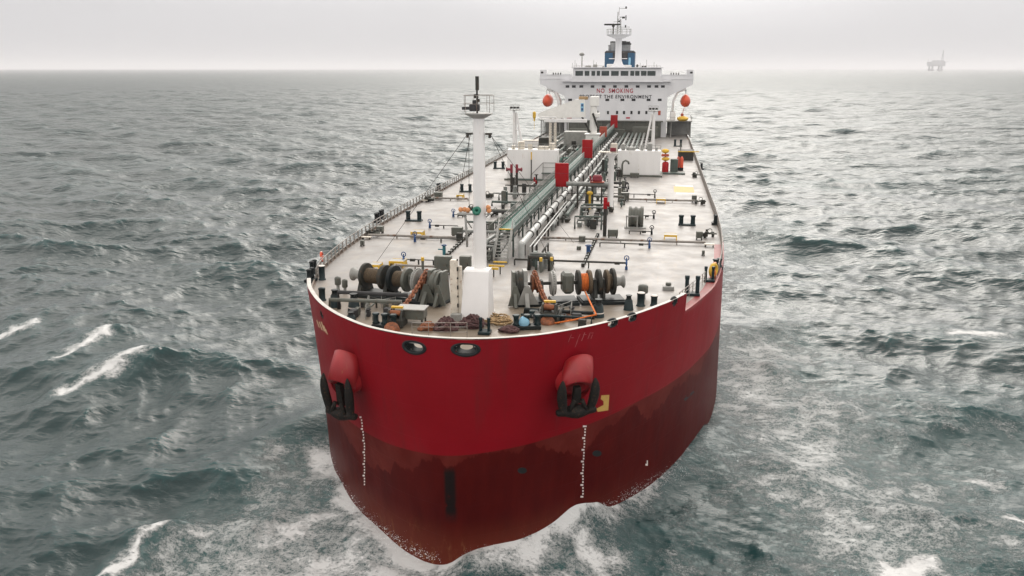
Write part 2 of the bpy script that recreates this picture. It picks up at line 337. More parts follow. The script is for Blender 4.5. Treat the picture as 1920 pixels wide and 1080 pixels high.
# bulwark inner skin and white cap
bw = MB()
for sg in (-1,1):
    pts = [s for s in ss if s <= BW_END]; g = []
    for s in pts:
        for k, (off, z) in enumerate(((.03,float(top_z(s))+.02),(.34,float(top_z(s))+.02),(.34,float(top_z(s))-.1),(.3,float(top_z(s))-.12),(.3,16.4),(.3,16.2),(.3,16.0),(.3,15.8),(.3,15.6),(.3,15.4),(.3,DECK-.05))):
            yt = float(ytip(z)); x = float(halfb(s, z)); nx = hull_normal(V((sg*max(x,.02), yt+s+.02, z))); q = V((sg*x, yt+s, z))-V((nx.x,nx.y,0)).normalized()*off
            if q.x*sg < 0: q.x = 0
            g.append(q)
    K = 11; fs = []
    for i in range(len(pts)-1):
        for k in range(K-1):
            q = (i*K+k, i*K+k+1, i*K+K+k+1, i*K+K+k); c = sum((g[j] for j in q), V())/4
            if k >= 3 and any(p.x*sg > 0 and ((c-p).xy.length/a)**2+((c.z-p.z)/bb)**2 < 1 for p, a, bb in chock_at): continue
            fs.append(q if sg < 0 else q[::-1])
    bw.add(g, fs, False)
    e = len(pts)-1; 
bulwark = bw.build('bulwark', mat('bulwark cream', (.47,.45,.42), .55, var=.12, rust=.25, rcol=(.3,.19,.12), scale=1.5), ship)
# deck plating
dk = MB(); dv = []; df = []
dss = np.concatenate([np.linspace(.02,4,30), np.arange(4.5,247,2)])
for s in dss:
    x = float(halfb(s, DECK))-.06; dv += [(-x, float(ytip(DECK))+s, DECK), (0, float(ytip(DECK))+s, DECK+.12 if s > 10 else DECK), (x, float(ytip(DECK))+s, DECK)]
for i in range(len(dss)-1):
    for k in (0,1): df.append((i*3+k, i*3+k+1, i*3+k+4, i*3+k+3))
m = bpy.data.materials.new('deck paint'); t, N, L = nt(m)
out = N.new('ShaderNodeOutputMaterial'); b = N.new('ShaderNodeBsdfPrincipled'); L.new(b.outputs[0], out.inputs[0]); tc = N.new('ShaderNodeTexCoord')
sx = N.new('ShaderNodeSeparateXYZ'); L.new(tc.outputs['Object'], sx.inputs[0])
c0 = mixc(mr(noise(.18,7,.6),.3,.7), (.195,.183,.174), (.238,.225,.217))
tan = mr(math_('ADD', sx.outputs['Y'], mr(noise(.3,5),.3,.7,-3,3)), 14, 23, 1, 0, True)
c0 = mixc(math_('MULTIPLY', tan, .8), c0, (.172,.132,.09))
dirt = mr(noise(.7,9,.72,(1,.35,1)), .50, .72, 0, .55); c0 = mixc(dirt, c0, (.30,.245,.19))
br = N.new('ShaderNodeTexBrick'); br.inputs['Scale'].default_value = 1; br.inputs['Brick Width'].default_value = 9; br.inputs['Row Height'].default_value = 3.2; br.inputs['Mortar Size'].default_value = .035; br.inputs['Mortar Smooth'].default_value = .3
L.new(tc.outputs['Object'], br.inputs[0]); c0 = mixc(math_('MULTIPLY', br.outputs['Fac'], .6), c0, (.26,.21,.16))
rs = mr(noise(2.5,10,.8), .69, .74, 0, .6); c0 = mixc(rs, c0, (.24,.13,.075))
L.new(c0, b.inputs['Base Color']); L.new(mr(noise(.4,5),.3,.7,.35,.6), b.inputs['Roughness']); b.inputs['Specular IOR Level'].default_value = .35
dk.add(dv, df); deck = dk.build('deck', m, ship)
# red waterway strip and gunwale bar along both sides
gb = mat('gunwale brown', (.16,.125,.10), .55, rust=.45, rcol=(.16,.08,.05))
for sg, part in ((-1,0),(1,1),(1,0)):
    g = []; sl_ = [s for s in (np.arange(BW_END,47,1.5) if part else np.concatenate([np.arange(46 if sg > 0 else BW_END,60,1.5), np.arange(60,247,6)]))]
    for s in sl_:
        x = float(halfb(s, DECK)); Y = float(ytip(DECK))+s
        for off, z in (((1.0 if part else .34) if sg > 0 else .3, DECK+.016),(.14,DECK+.016),(.14,DECK+.28),(.0,DECK+.28),(-.02,DECK+.05)): g.append(V((sg*(x-off), Y, z)))
    fs = [(i*5+k, i*5+k+1, i*5+k+6, i*5+k+5) for i in range(len(sl_)-1) for k in range(4)]
    if sg < 0: fs = [f[::-1] for f in fs]
    MB().add(g, fs).build('gunwale', mat('gunwale red', (.19,.008,.008), .5, rust=.3, rcol=(.2,.1,.07)) if sg > 0 and part else gb, ship)
# ------------------------------------------------------------------ the sea
def build_sea():
    rng = np.random.default_rng(5)
    # distance rows (finer close by) and bearings
    r = [34.0]
    while r[-1] < 42000:
        q = r[-1]; d = .17 if q < 90 else max(.17, min(q*q/52000., q*.0065)) if q < 1500 else q*.012
        if q > 4000: d = q*.05
        r.append(q+d)
    r = np.array(r); nr = len(r)
    th = np.linspace(-math.radians(39), math.radians(39), 1080); nc = len(th)
    B = th[None,:]-YAW*1.0
    R = r[:,None]
    X = CX+R*np.sin(B); Y = R*np.cos(B)
    dr = np.gradient(r)[:,None]*np.ones_like(B); dc = R*(th[1]-th[0])*np.ones_like(B); sp = np.maximum(dr*.7, dc)
    z = np.zeros_like(X); dx = np.zeros_like(X); dy = np.zeros_like(X); jac = np.zeros_like(X); lost = np.zeros_like(X)
    main = math.radians(-104)                 # the wind sea runs towards the viewer and a little to the left
    nw = 230
    lam = np.exp(np.linspace(math.log(62), math.log(.42), nw))*np.exp(rng.normal(0,.02,nw))
    for l in lam:
        k = 2*math.pi/l
        srms = .118*math.sqrt(math.log(62/.42)/nw/math.log(2))   # slope per octave
        if l > 34: srms *= .75*(34/l)**1.2
        if 2.5 < l < 16: srms *= 1.25
        a = srms*math.sqrt(2)/k*rng.rayleigh(.8)
        spread = .42+.45*min(1, 6/l)
        d = main+rng.normal(0, spread); kx, ky = k*math.cos(d), k*math.sin(d)
        ph = rng.uniform(0, 2*math.pi)
        rows = np.nonzero(sp.min(1) < l/2.2)[0]
        lost += .5*(a*k)**2*np.clip((sp*2.2/l-.6)/.8, 0, 1)
        if len(rows) == 0: continue
        n = rows[-1]+1
        w = np.clip((l/(2.2*sp[:n])-.8)/.6, 0, 1)*a
        p = kx*X[:n]+ky*Y[:n]+ph; c, s = np.cos(p), np.sin(p)
        # wave groups: slow swelling and dying of each train
        w = w*(.75+.5*np.sin(.11*kx*X[:n]-.13*ky*Y[:n]+ph*3))
        z[:n] += w*c; ch = .95 if l > 3 else .75
        dx[:n] -= ch*w*s*math.cos(d); dy[:n] -= ch*w*s*math.sin(d); jac[:n] += ch*w*k*c
    # the ship's own waves and wash
    hsh = rng.random((256,256))
    def vn(x, y):
        xi, yi = np.floor(x), np.floor(y); fx, fy = x-xi, y-yi; fx = fx*fx*(3-2*fx); fy = fy*fy*(3-2*fy); xi = xi.astype(int) % 256; yi = yi.astype(int) % 256; x1, y1 = (xi+1) % 256, (yi+1) % 256
        return (hsh[xi,yi]*(1-fx)+hsh[x1,yi]*fx)*(1-fy)+(hsh[xi,y1]*(1-fx)+hsh[x1,y1]*fx)*fy
    def fbm(x, y, o=4):
        t_, a_, q_ = 0, .5, 0
        for k in range(o): t_ = t_+a_*vn(x*2**k+17*k, y*2**k+31*k); q_ += a_; a_ *= .55
        return t_/q_
    def seg(px, py, ax, ay, bx, by):
        vx_, vy_ = bx-ax, by-ay; t_ = np.clip(((px-ax)*vx_+(py-ay)*vy_)/(vx_*vx_+vy_*vy_), 0, 1)
        return np.hypot(px-ax-t_*vx_, py-ay-t_*vy_), t_
    n = np.nonzero(r < 420)[0][-1]; xs, ys = X[:n], Y[:n]
    hb = b0(np.clip(ys-54.5, 0, 240)); dist = np.where(ys > 54.5, np.abs(xs)-hb, np.hypot(xs, ys-54.5)); dist = np.maximum(dist, 0)
    calm = 1-.88*np.exp(-(dist/6.0)**1.3); z[:n] *= calm; dx[:n] *= calm; dy[:n] *= calm
    dz = np.zeros_like(xs)
    foam = np.zeros_like(X); aer = np.zeros_like(X)
    for (a_, b_, h, w) in WAVES:
        dd, tt = seg(xs, ys, a_.x, a_.y, b_.x, b_.y); dz += h*np.exp(-(dd/w)**2)
    z[:n] += dz
    z[:n] += 0
    wx = xs+2.4*(fbm(xs/4,ys/4,4)-.5)*2; wy = ys+2.4*(fbm(xs/4+50,ys/4+20,4)-.5)*2
    brk = np.clip((fbm(xs/2.2+5,ys/1.6+3,5)-.33)*3.2, 0, 1.25)
    for (a_, b_, f, w) in FOAMS:
        dd, tt = seg(wx, wy, a_.x, a_.y, b_.x, b_.y); tap = .45+.55*np.sin(math.pi*np.clip(tt,.12,.88)); e = np.exp(-(dd/(w*1.6*tap))**1.3); foam[:n] = np.maximum(foam[:n], f*e*(.78+.22*brk))
    edge = np.exp(-(dist/(1.0+1.6*fbm(xs/3,ys/3)))**1.3)*np.clip(1.25-(ys-54)/22,0,1)*(dist > -1); foam[:n] = np.maximum(foam[:n], 1.05*edge*(.6+.4*brk))
    aer += .09*np.clip((fbm(X/38,Y/22,4)-.36)*3.4,0,1.3); aer[:n] += .22*np.exp(-dist/4)*(ys > 40)
    crest = np.clip((jac-.62)/.55, 0, 1)
    foam = np.maximum(foam, crest*.95)
    # patchy wash on the right-hand side
    for (a_, b_, f, w) in WASH:
        dd, tt = seg(wx+2*(wx-xs), wy+2*(wy-ys), a_.x, a_.y, b_.x, b_.y); e = np.exp(-(dd/(w*1.2))**2); aer[:n] = np.maximum(aer[:n], f*1.25*e*(.55+.9*fbm(xs/7,ys/7)))
    co_ = np.stack([X+dx, Y+dy, z], -1).reshape(-1,3).astype(np.float32)
    i = np.arange(nr-1)[:,None]*nc+np.arange(nc-1)[None,:]
    q = np.stack([i, i+1, i+nc+1, i+nc], -1).reshape(-1,4).astype(np.int32)
    me = bpy.data.meshes.new('water'); me.vertices.add(len(co_)); me.vertices.foreach_set('co', co_.ravel())
    me.loops.add(q.size); me.loops.foreach_set('vertex_index', q.ravel()); me.polygons.add(len(q)); me.polygons.foreach_set('loop_start', np.arange(0,q.size,4,dtype=np.int32)); me.polygons.foreach_set('loop_total', np.full(len(q),4,dtype=np.int32))
    me.update(calc_edges=True); me.polygons.foreach_set('use_smooth', np.ones(len(q), bool))
    for nm, arr in (('foam',foam),('aer',np.clip(aer,0,1)),('lost',np.sqrt(lost)),('jac',jac)):
        at = me.attributes.new(nm, 'FLOAT', 'POINT'); at.data.foreach_set('value', arr.ravel().astype(np.float32))
    ob = bpy.data.objects.new('water', me); C.objects.link(ob); tag(ob, 'rough grey green open sea with whitecaps around the ship', 'sea', kind='structure')
    return ob, me
wl = lambda x, y: D(x, y, 0)
WAVES = [  # ridge from, ridge to, height, width
 (wl(890,1068), wl(1060,1000), 1.5, 1.9), (wl(1060,1000), wl(1320,830), 1.3, 3.2), (wl(1060,1000), wl(1110,988), 1.0, 1.2), (wl(850,1072), wl(720,1040), -.25, 2.5), (wl(690,1000), wl(640,905), .3, 2.0), (wl(500,840), wl(600,800), 1.5, 4.0),
 (wl(1450,690), wl(1680,700), 1.5, 4.0), (wl(120,740), wl(270,690), 1.5, 5), (wl(60,690), wl(210,645), 1.2, 5), (wl(350,835), wl(560,855),-.9,4),
 (wl(220,1060), wl(285,1000), .8, 2.2), (wl(100,850), wl(560,960), -.8, 6), (wl(1000,610), wl(1900,640), .0, 9)]
FOAMS = [
 (wl(560,960), wl(470,1060), .62, 4.0), (wl(690,1030), wl(540,1075), .7, 3.0), (wl(1100,1050), wl(1200,1075), .6, 2.5), (wl(790,1062), wl(640,915), 1.05, 1.6), (wl(640,900), wl(600,845), .8, 2.0), (wl(760,1075), wl(420,1075), .72, 2.6), (wl(600,1040), wl(430,1100), .7, 3.5), (wl(640,960), wl(560,1010), .56, 3.5),
 (wl(860,1068), wl(960,1030), 1.1, 1.1), (wl(960,1030), wl(1095,985), 1.15, 1.2), (wl(1050,1000), wl(960,1070), .85, 2.2), (wl(1080,990), wl(1170,1060), .75, 1.2), (wl(1000,1080), wl(1180,1078), .66, 1.6),
 (wl(130,735), wl(245,690), .88, 1.1), (wl(95,690), wl(212,640), .85, .95), (wl(0,625), wl(50,615), .75, 1.6), (wl(208,1068), wl(245,1045), .9, .8), (wl(250,1035), wl(283,1005), .9, .7), (wl(375,985), wl(410,970), .75, .6), (wl(290,1078), wl(305,1068), .8, .6),
 (wl(1620,1075), wl(1760,1065), .85, 1.5), (wl(1640,1040), wl(1665,1075), .8, 1.0), (wl(1870,1000), wl(1925,990), .85, .8), (wl(1550,885), wl(1640,900), .5, 1.2), (wl(1540,915), wl(1580,955), .3, 2.2), (wl(1790,890), wl(1870,892), .72, 1.0), (wl(1780,640), wl(1880,628), .7, 1.8), (wl(1440,690), wl(1490,800), .3, 3), (wl(1480,800), wl(1600,1000), .3, 4.5), (wl(1190,905), wl(1340,700), .45, 2.2),
 (wl(1500,345), wl(1640,350), .62, 4), (wl(180,318), wl(208,322), .9, 2.0), (wl(530,188), wl(545,190), .9, 6), (wl(70,148), wl(82,148), .9, 10), (wl(190,160), wl(200,161), .85, 8), (wl(395,161), wl(402,162), .85, 7), (wl(1850,150), wl(1900,148), .8, 10),
]
WASH = [(wl(1380,640), wl(1480,900), .66, 8), (wl(1480,760), wl(1700,1050), .72, 9), (wl(1300,1040), wl(1420,1000), .4, 4), (wl(560,900), wl(420,1040), .7, 6), (wl(700,1040), wl(420,1090), .95, 4), (wl(900,1060), wl(1180,1060), .6, 2.5), (wl(1340,560), wl(1420,420), .4, 9), (wl(1600,800), wl(1850,800), .4, 12)]
sea, sme = build_sea()
m = bpy.data.materials.new('sea water'); t, N, L = nt(m)
out = N.new('ShaderNodeOutputMaterial'); b = N.new('ShaderNodeBsdfPrincipled'); L.new(b.outputs[0], out.inputs[0]); tc = N.new('ShaderNodeTexCoord')
def attr(n): a = N.new('ShaderNodeAttribute'); a.attribute_name = n; return a.outputs['Fac']
fo, ae, lo = attr('foam'), attr('aer'), attr('lost')
wat = mixc(ae, (.0025,.018,.020), (.018,.066,.066))
wat = mixc(math_('MULTIPLY', fo, .8), wat, (.03,.115,.115))
wat = mixc(mr(attr('jac'),.1,.7,0,.8), wat, (.004,.046,.048))
nf = noise(.55, 9, .72, (.75,1.1,1)); nf2 = noise(4.2, 8, .78, (.6,1.2,1))
# lacy foam: ridged noise lets the water show through
def ridge(sc, det=5):
    v = noise(sc, det, .62); return math_('SUBTRACT', 1, math_('MULTIPLY', math_('ABSOLUTE', math_('SUBTRACT', v, .5)), 4.2))
lace = math_('MAXIMUM', ridge(.45), math_('MULTIPLY', ridge(1.7), .9))
lc2 = math_('ADD', math_('MULTIPLY', ridge(1.1,6), .36), math_('ADD', math_('MULTIPLY', ridge(3.6,5), .36), math_('MULTIPLY', ridge(9,3), .28)))
den = math_('ADD', math_('MULTIPLY', fo, 1.18), math_('ADD', math_('MULTIPLY', math_('SUBTRACT', lc2, .40), .80), math_('ADD', math_('MULTIPLY', math_('SUBTRACT', nf2, .5), 1.0), math_('MULTIPLY', math_('SUBTRACT', nf, .5), 1.3))))
f1 = mr(den, .44, 1.12, 0, 1, True)
gate = mr(fo, .06, .3)
f1 = math_('MULTIPLY', f1, gate)
den2 = math_('ADD', math_('MULTIPLY', ae, .85), math_('ADD', math_('MULTIPLY', math_('SUBTRACT', lc2, .45), 1.0), math_('ADD', math_('MULTIPLY', math_('SUBTRACT', nf2, .5), .9), math_('MULTIPLY', math_('SUBTRACT', nf, .5), 1.7))))
f2 = math_('MULTIPLY', mr(den2, .66, 1.3, 0, .72, True), mr(ae, .12, .4))
ff = math_('MAXIMUM', f1, f2)
L.new(mixc(ff, wat, (.56,.565,.565)), b.inputs['Base Color'])
ro = math_('MINIMUM', math_('ADD', .05, math_('MULTIPLY', lo, 1.1)), .5)
L.new(math_('ADD', ro, math_('MULTIPLY', ff, .5)), b.inputs['Roughness']); b.inputs['IOR'].default_value = 1.37
h1 = noise(2.6, 6, .62, (.5,1.3,1)); h2 = noise(.5, 5, .6, (.5,1.3,1)); h3 = noise(.05, 5, .62, (.6,1.3,1))
hh = math_('ADD', math_('MULTIPLY', h1, .085), math_('ADD', math_('MULTIPLY', h2, .14), math_('ADD', math_('MULTIPLY', ff, .12), math_('MULTIPLY', h3, math_('MULTIPLY', lo, 24)))))
bp = N.new('ShaderNodeBump'); bp.inputs['Strength'].default_value = 1; bp.inputs['Distance'].default_value = .85; L.new(hh, bp.inputs['Height']); L.new(bp.outputs[0], b.inputs['Normal'])
sme.materials.append(m)
# ------------------------------------------------------------------ accommodation block, bridge, funnel (parts of the ship)
YS = 258.0
def zy(y, Y=YS): return AY(1155, y, Y).z
def xp(x, y, Y=YS): return AY(x, y, Y).x
a = MB(); zt = zy(153)
a.box((.3, YS+8, (15+zt)/2), (29.0, 16, zt-15))
a.box((.3, YS+5, zt+.2), (30.5, 12, .4))
accom = a.build('accommodation_block', M['house'], ship)
w = MB(); zb, zw, zr = zy(181), zy(158), zy(147)
w.prism((.1, YS+2.2, 0), (1,0,0), (0,0,1), [(-14.3,zb),(-21.6,zw),(-21.6,zr),(21.6,zr),(21.6,zw),(14.8,zb)], 3.6)
for sg in (-1,1):
    w.box((sg*17+.1, YS+.5, zr+.5), (9.2, .12, 1.0)); w.box((sg*17+.1, YS+.47, zr+1.02), (9.4,.2,.1)); w.box((sg*21.55+.1, YS+2.2, zr+.5), (.12, 3.3, 1.0))
    w.box((sg*20.6+.1, YS+1.2, zr+1.25), (1.9,1.3,2.4), b=.1); w.box((sg*17+.1, YS+.36, zr-.12), (9.6,.12,.25))
wing = w.build('bridge_wing', M['house'], ship)
g = MB()
for sg in (-1,1):
    g.mark(); g.box((sg*20.6+.1+.35*sg, YS+.53, zr+1.6), (.7,.05,.5))
    for k in range(4): g.mark(); g.box((sg*(15.5+k*.7), YS+.42, zr+1.3), (.28,.3,.55), b=.05)
g.each('console', M['dgrey'], wing)
h = MB(); zh = zy(127.5)
h.box((.5, YS+3.5, (zr-.4+zh)/2), (24.8, 8.4, zh-zr+.4), b=.25); h.box((.5, YS-1.05, zt+.75), (25.2, .5, 1.5)); h.box((.5, YS-.9, zt+.02), (25.8, 1.0, .18))
h.box((.5, YS+3.4, zh+.1), (25.6, 9.2, .22)); 
wh = h.build('wheelhouse', M['house'], ship)
def quad(name, mt, parent, x0, x1, y0, y1, Yp, dpt=.06, fr=None):
    p, q = AY(x0, y0, Yp), AY(x1, y1, Yp)
    return MB().box(((p.x+q.x)/2, Yp-dpt/2, (p.z+q.z)/2), (abs(q.x-p.x), dpt, abs(p.z-q.z))).build(name, mt, parent)
for x0, x1 in ((1079,1093),(1096.5,1105),(1109,1116),(1119,1125),(1128,1142),(1146,1160),(1164,1178),(1182,1189),(1191,1199),(1202,1212),(1214,1229)):
    quad('window', M['glass'], wh, x0, x1, 133, 142, YS-.7)
for x in (1064,1076,1090,1111,1132,1153,1174.5,1195.7,1217,1231,1243): quad('window', M['hole'], accom, x-3.4, x+3.4, 159.8, 164.4, YS if 1055 < x else YS)
for x in (1069,1117,1138.7,1167,1188,1216,1237): quad('window', M['hole'], accom, x-3.5, x+3.5, 185, 189.4, YS)
for x in (1140,1157,1170,1184,1198,1212): quad('window', M['hole'], accom, x-1.9, x+1.9, 208, 214, YS)
quad('door', M['lgrey'], accom, 1119.5, 1122.5, 207.5, 214.5, YS); quad('door', M['brick'], accom, 1234, 1238.5, 207.5, 216, YS)
quad('fire_sign', M['lettered'], accom, 1174, 1181, 219.5, 222.5, YS); quad('fire_sign', M['lettered'], accom, 1063, 1072, 218.5, 222, YS)
def text(body, mt, parent, x0, x1, y0, y1, Yp, name='lettering', stretch=True, n=None):
    cu = bpy.data.curves.new(name, 'FONT'); cu.body = body; cu.extrude = .02; cu.align_x = 'LEFT'; cu.offset = .014
    if stretch: cu.space_character = 1.22
    tmp = bpy.data.objects.new(name, cu); C.objects.link(tmp); bpy.context.view_layer.update()
    me = bpy.data.meshes.new_from_object(tmp.evaluated_get(bpy.context.evaluated_depsgraph_get())); bpy.data.objects.remove(tmp)
    vs = [v.co.copy() for v in me.vertices]; bx = [min(v.x for v in vs), max(v.x for v in vs), min(v.y for v in vs), max(v.y for v in vs)]
    p, q = AY(x0, y1, Yp), AY(x1, y0, Yp); base = p; par = V((0,0,0)); o = parent
    while o is not None: par += o.location; o = o.parent
    for v, c0 in zip(me.vertices, vs):
        v.co = V((p.x+(c0.x-bx[0])/(bx[1]-bx[0])*(q.x-p.x), Yp-.03-c0.z, p.z+(c0.y-bx[2])/(bx[3]-bx[2])*(q.z-p.z)))-par
    me.materials.clear(); me.materials.append(mt); ob = bpy.data.objects.new(name, me); C.objects.link(ob); ob.parent = parent; return ob
text('NO  SMOKING', M['lettered'], accom, 1119, 1187, 166, 174, YS-.03)
text('PROTECT THE ENVIRONMENT', M['letterd'], accom, 1087, 1222, 178.2, 184, YS-.03)
# deck-edge houses and side galleries beside the block
s = MB()
for sg in (-1,1):
    s.mark(); x = sg*18+.3; z = zy(226)
    s.box((x, YS+9, z), (7.2, 20, .3)); 
    for k in range(5): s.cyl((x+sg*3.2, YS+k*4, 15), (x+sg*3.2, YS+k*4, z), .16); s.cyl((x-sg*2.2, YS+k*4, 15), (x-sg*2.2, YS+k*4, z), .16)
    s.box((x, YS+14, 17), (6.5, 8, 4)); s.tube([(x+sg*3.5,YS-.8,z+1.1),(x+sg*3.5,YS+18,z+1.1)], .04); s.tube([(x-sg*3.2,YS-.9,z+1.1),(x+sg*3.5,YS-.9,z+1.1)], .05)
    for k in range(5): s.cyl((x+sg*3.5,YS-.8+k*4,z),(x+sg*3.5,YS-.8+k*4,z+1.1), .04)
s.each('boat_deck', M['lgrey'], ship)
lw = MB()
lw.box((.3, YS-1.4, 17.2), (26, 2.6, 4.4)); lw.box((.3,YS-1.6,19.5), (27,3.2,.2)); lw.box((-8,YS-6,16.3),(8,4,2.6),b=.1); lw.box((9,YS-5,16.6),(7,3,3.2),b=.1); lw.box((1.5,YS-4,16.2),(4,3,2.4),b=.1)
for k in range(9): lw.cyl((-13+k*3.2, YS-3.4, 15), (-13+k*3.2, YS-3.4, 19.5), .12)
lw.build('deck_store', M['grey'], ship)
# roof gear
r = MB()
def pole(m_, x, y0, y1, Y, rad, n=6):
    m_.mark(); p, q = AY(x, y0, Y), AY(x, y1, Y); m_.cyl((p.x,Y,p.z),(p.x,Y,q.z), rad, n=n)
for x, y1 in ((1073,118),(1078,113),(1081,119),(1104,121),(1113,112),(1118,117),(1200,118),(1212,112),(1226,116),(1231,121),(1206,121)): pole(r, x, 128.5, y1, YS+3, .06)
pole(r, 1091, 128.5, 106, YS+2, .16, 8); q = AY(1091,102,YS+2); r.ell(q, (.75,.75,.5))
r.mark(); r.tube([AY(1075,123.5,YS-1), AY(1134,123.5,YS-1)], .045); r.mark(); r.tube([AY(1194,123.5,YS-1), AY(1239,123.5,YS-1)], .045)
for k in range(12): pole(r, 1076+k*5.1, 128.5, 123.5, YS-1, .03)
for k in range(9): pole(r, 1195+k*5.4, 128.5, 123.5, YS-1, .03)
r.mark(); r.box(AY(1103,125.5,YS+2), (1.6,1,.8), b=.1); r.mark(); r.box(AY(1116,124.5,YS+2), (1.2,1,1.1), b=.1)
r.each('roof_aerial', M['lgrey'], ship)
bo = MB()
for x, y in ((1131,127.3),(1205,126.5),(1210,126),(1195,123.5)): bo.mark(); bo.ell(AY(x,y,YS+1), (.35,.35,.45))
bo.each('searchlight', M['dgrey'], ship)
# radar mast
Yr = YS+5; rm = MB(); zf = zy(128, Yr); zp = zy(70, Yr); xm = xp(1159.5, 100, Yr)
rm.lathe((xm,Yr,zf), (0,0,1), [(2.1,-.5),(2.0,.5),(1.3,1.3),(1.0,2.2),(.92,4),(.9,zp-zf-.6),(1.4,zp-zf)], 18)
rm.lathe((xm,Yr,zp), (0,0,1), [(1.4,-.3),(3.4,.5),(3.5,.75)], 20)
for sg in (-1,1): rm.tube([(xm+sg*.9,Yr-.6,zy(110,Yr)),(xm+sg*2.6,Yr-.6,zy(110,Yr))], .12)
rmast = rm.build('radar_mast', M['house'], ship)
l = MB(); zp += .7; ztp = zy(22, Yr)
for sx_ in (-.55,.55):
    for sy_ in (-.5,.5): l.cyl((xm+sx_,Yr+sy_,zp),(xm+sx_*.75,Yr+sy_*.75,ztp-(0 if sx_ < 0 else 2)), .1, n=6)
for k in range(7):
    z = zp+.4+k*(ztp-zp-2)/7; z2 = z+(ztp-zp-2)/7
    l.tube([(xm-.5,Yr-.45,z),(xm+.5,Yr-.45,z2)], .05); l.tube([(xm-.5,Yr-.45,z),(xm+.5,Yr-.45,z)], .05)
l.cyl((xm-.1,Yr,ztp-1),(xm-.1,Yr,zy(13,Yr)), .06); l.tube([(xm-.1,Yr,zy(16,Yr)),(xm+1.8,Yr,zy(16,Yr))], .06)
l.tube([(xm,Yr,zy(32,Yr)),(xm+2,Yr,zy(32,Yr))], .09); l.tube([(xm-1,Yr,zy(51,Yr)),(xm+3,Yr,zy(51,Yr))], .07); l.tube([(xm-1.6,Yr,zy(41,Yr)),(xm,Yr,zy(41,Yr))], .06)
for k in range(14):
    an = k*2*math.pi/14; l.cyl((xm+3.4*math.cos(an),Yr+3.4*math.sin(an),zp),(xm+3.5*math.cos(an),Yr+3.5*math.sin(an),zp+1.5), .04, n=4)
l.torus((xm,Yr,zp+1.5),(0,0,1),3.5,.045,24,4); l.torus((xm,Yr,zp+.8),(0,0,1),3.45,.03,24,4)
l.build('lattice', M['lgrey'], rmast)
sc = MB(); sc.box((xm-1.9,Yr-.9,zy(46.2,Yr)), (4.6,.35,.45), b=.1); sc.cyl((xm-1.6,Yr-.9,zp),(xm-1.6,Yr-.9,zy(46.5,Yr)), .18); sc.box((xm-1.6,Yr-.9,zy(48.6,Yr)),(.8,.7,.6),b=.1)
sc.box((xm+1.8,Yr,zy(14.5,Yr)),(.45,.4,.6)); sc.box((xm+1.15,Yr,zy(33,Yr)),(.8,.4,.5)); sc.cyl((xm+1.85,Yr,zy(38,Yr)),(xm+1.85,Yr,zy(29,Yr)), .13); sc.box((xm+1.8,Yr,zy(49.5,Yr)),(.35,.3,.7)); sc.box((xm,Yr-.6,zy(40,Yr)),(.5,.3,.4))
sc.build('radar_scanner', M['dgrey'], rmast)
# funnel
Yf = YS+27; f = MB(); p, q = AY(1134.5,95,Yf), AY(1189.5,128,Yf); zc = p.z
f.box(((p.x+q.x)/2, Yf+3, (zc+24)/2), (q.x-p.x, 9, zc-24), b=.5)
fun = f.build('funnel', M['funnel'], ship)
f2 = MB(); f2.box(((p.x+q.x)/2, Yf+3, zc-.55), (q.x-p.x+.06, 9.06, 1.0), b=.5); f2.box(((p.x+q.x)/2+.2, Yf-1.6,zc-1.6),(4.6,.5,2.2),b=.1); f2.build('funnel_top', M['soot'], fun)
f3 = MB()
for x, rad, y1 in ((1149,.75,80),(1143,.4,85),(1152,.4,84)): pole(f3, x, 98, y1, Yf+2, rad, 12)
pole(f3, 1173, 98, 82, Yf+3, 1.5, 18); f3.each('exhaust_pipe', M['steel'], fun)
f4 = MB()
for x, rad, y0, y1 in ((1149,.8,84,77.5),(1143,.42,87,84.5),(1170,.75,84,77),(1177,.75,84,78),(1173,1.75,84,81)): pole(f4, x, y0, y1, Yf+2.6, rad, 14)
f4.each('exhaust_cap', M['soot'], fun)
pl = MB(); pole(pl, 1180, 128, 108, YS+8, .3, 8); pl.build('vent_pipe', M['lblue'], ship)
hh_ = MB(); hh_.box(AY(1153,125.3,YS+9), (4.6,3,1.6), b=.15); hh_.box(AY(1174,125.8,YS+9), (3,3,1.2), b=.15); hh_.build('roof_house', M['white'], ship)
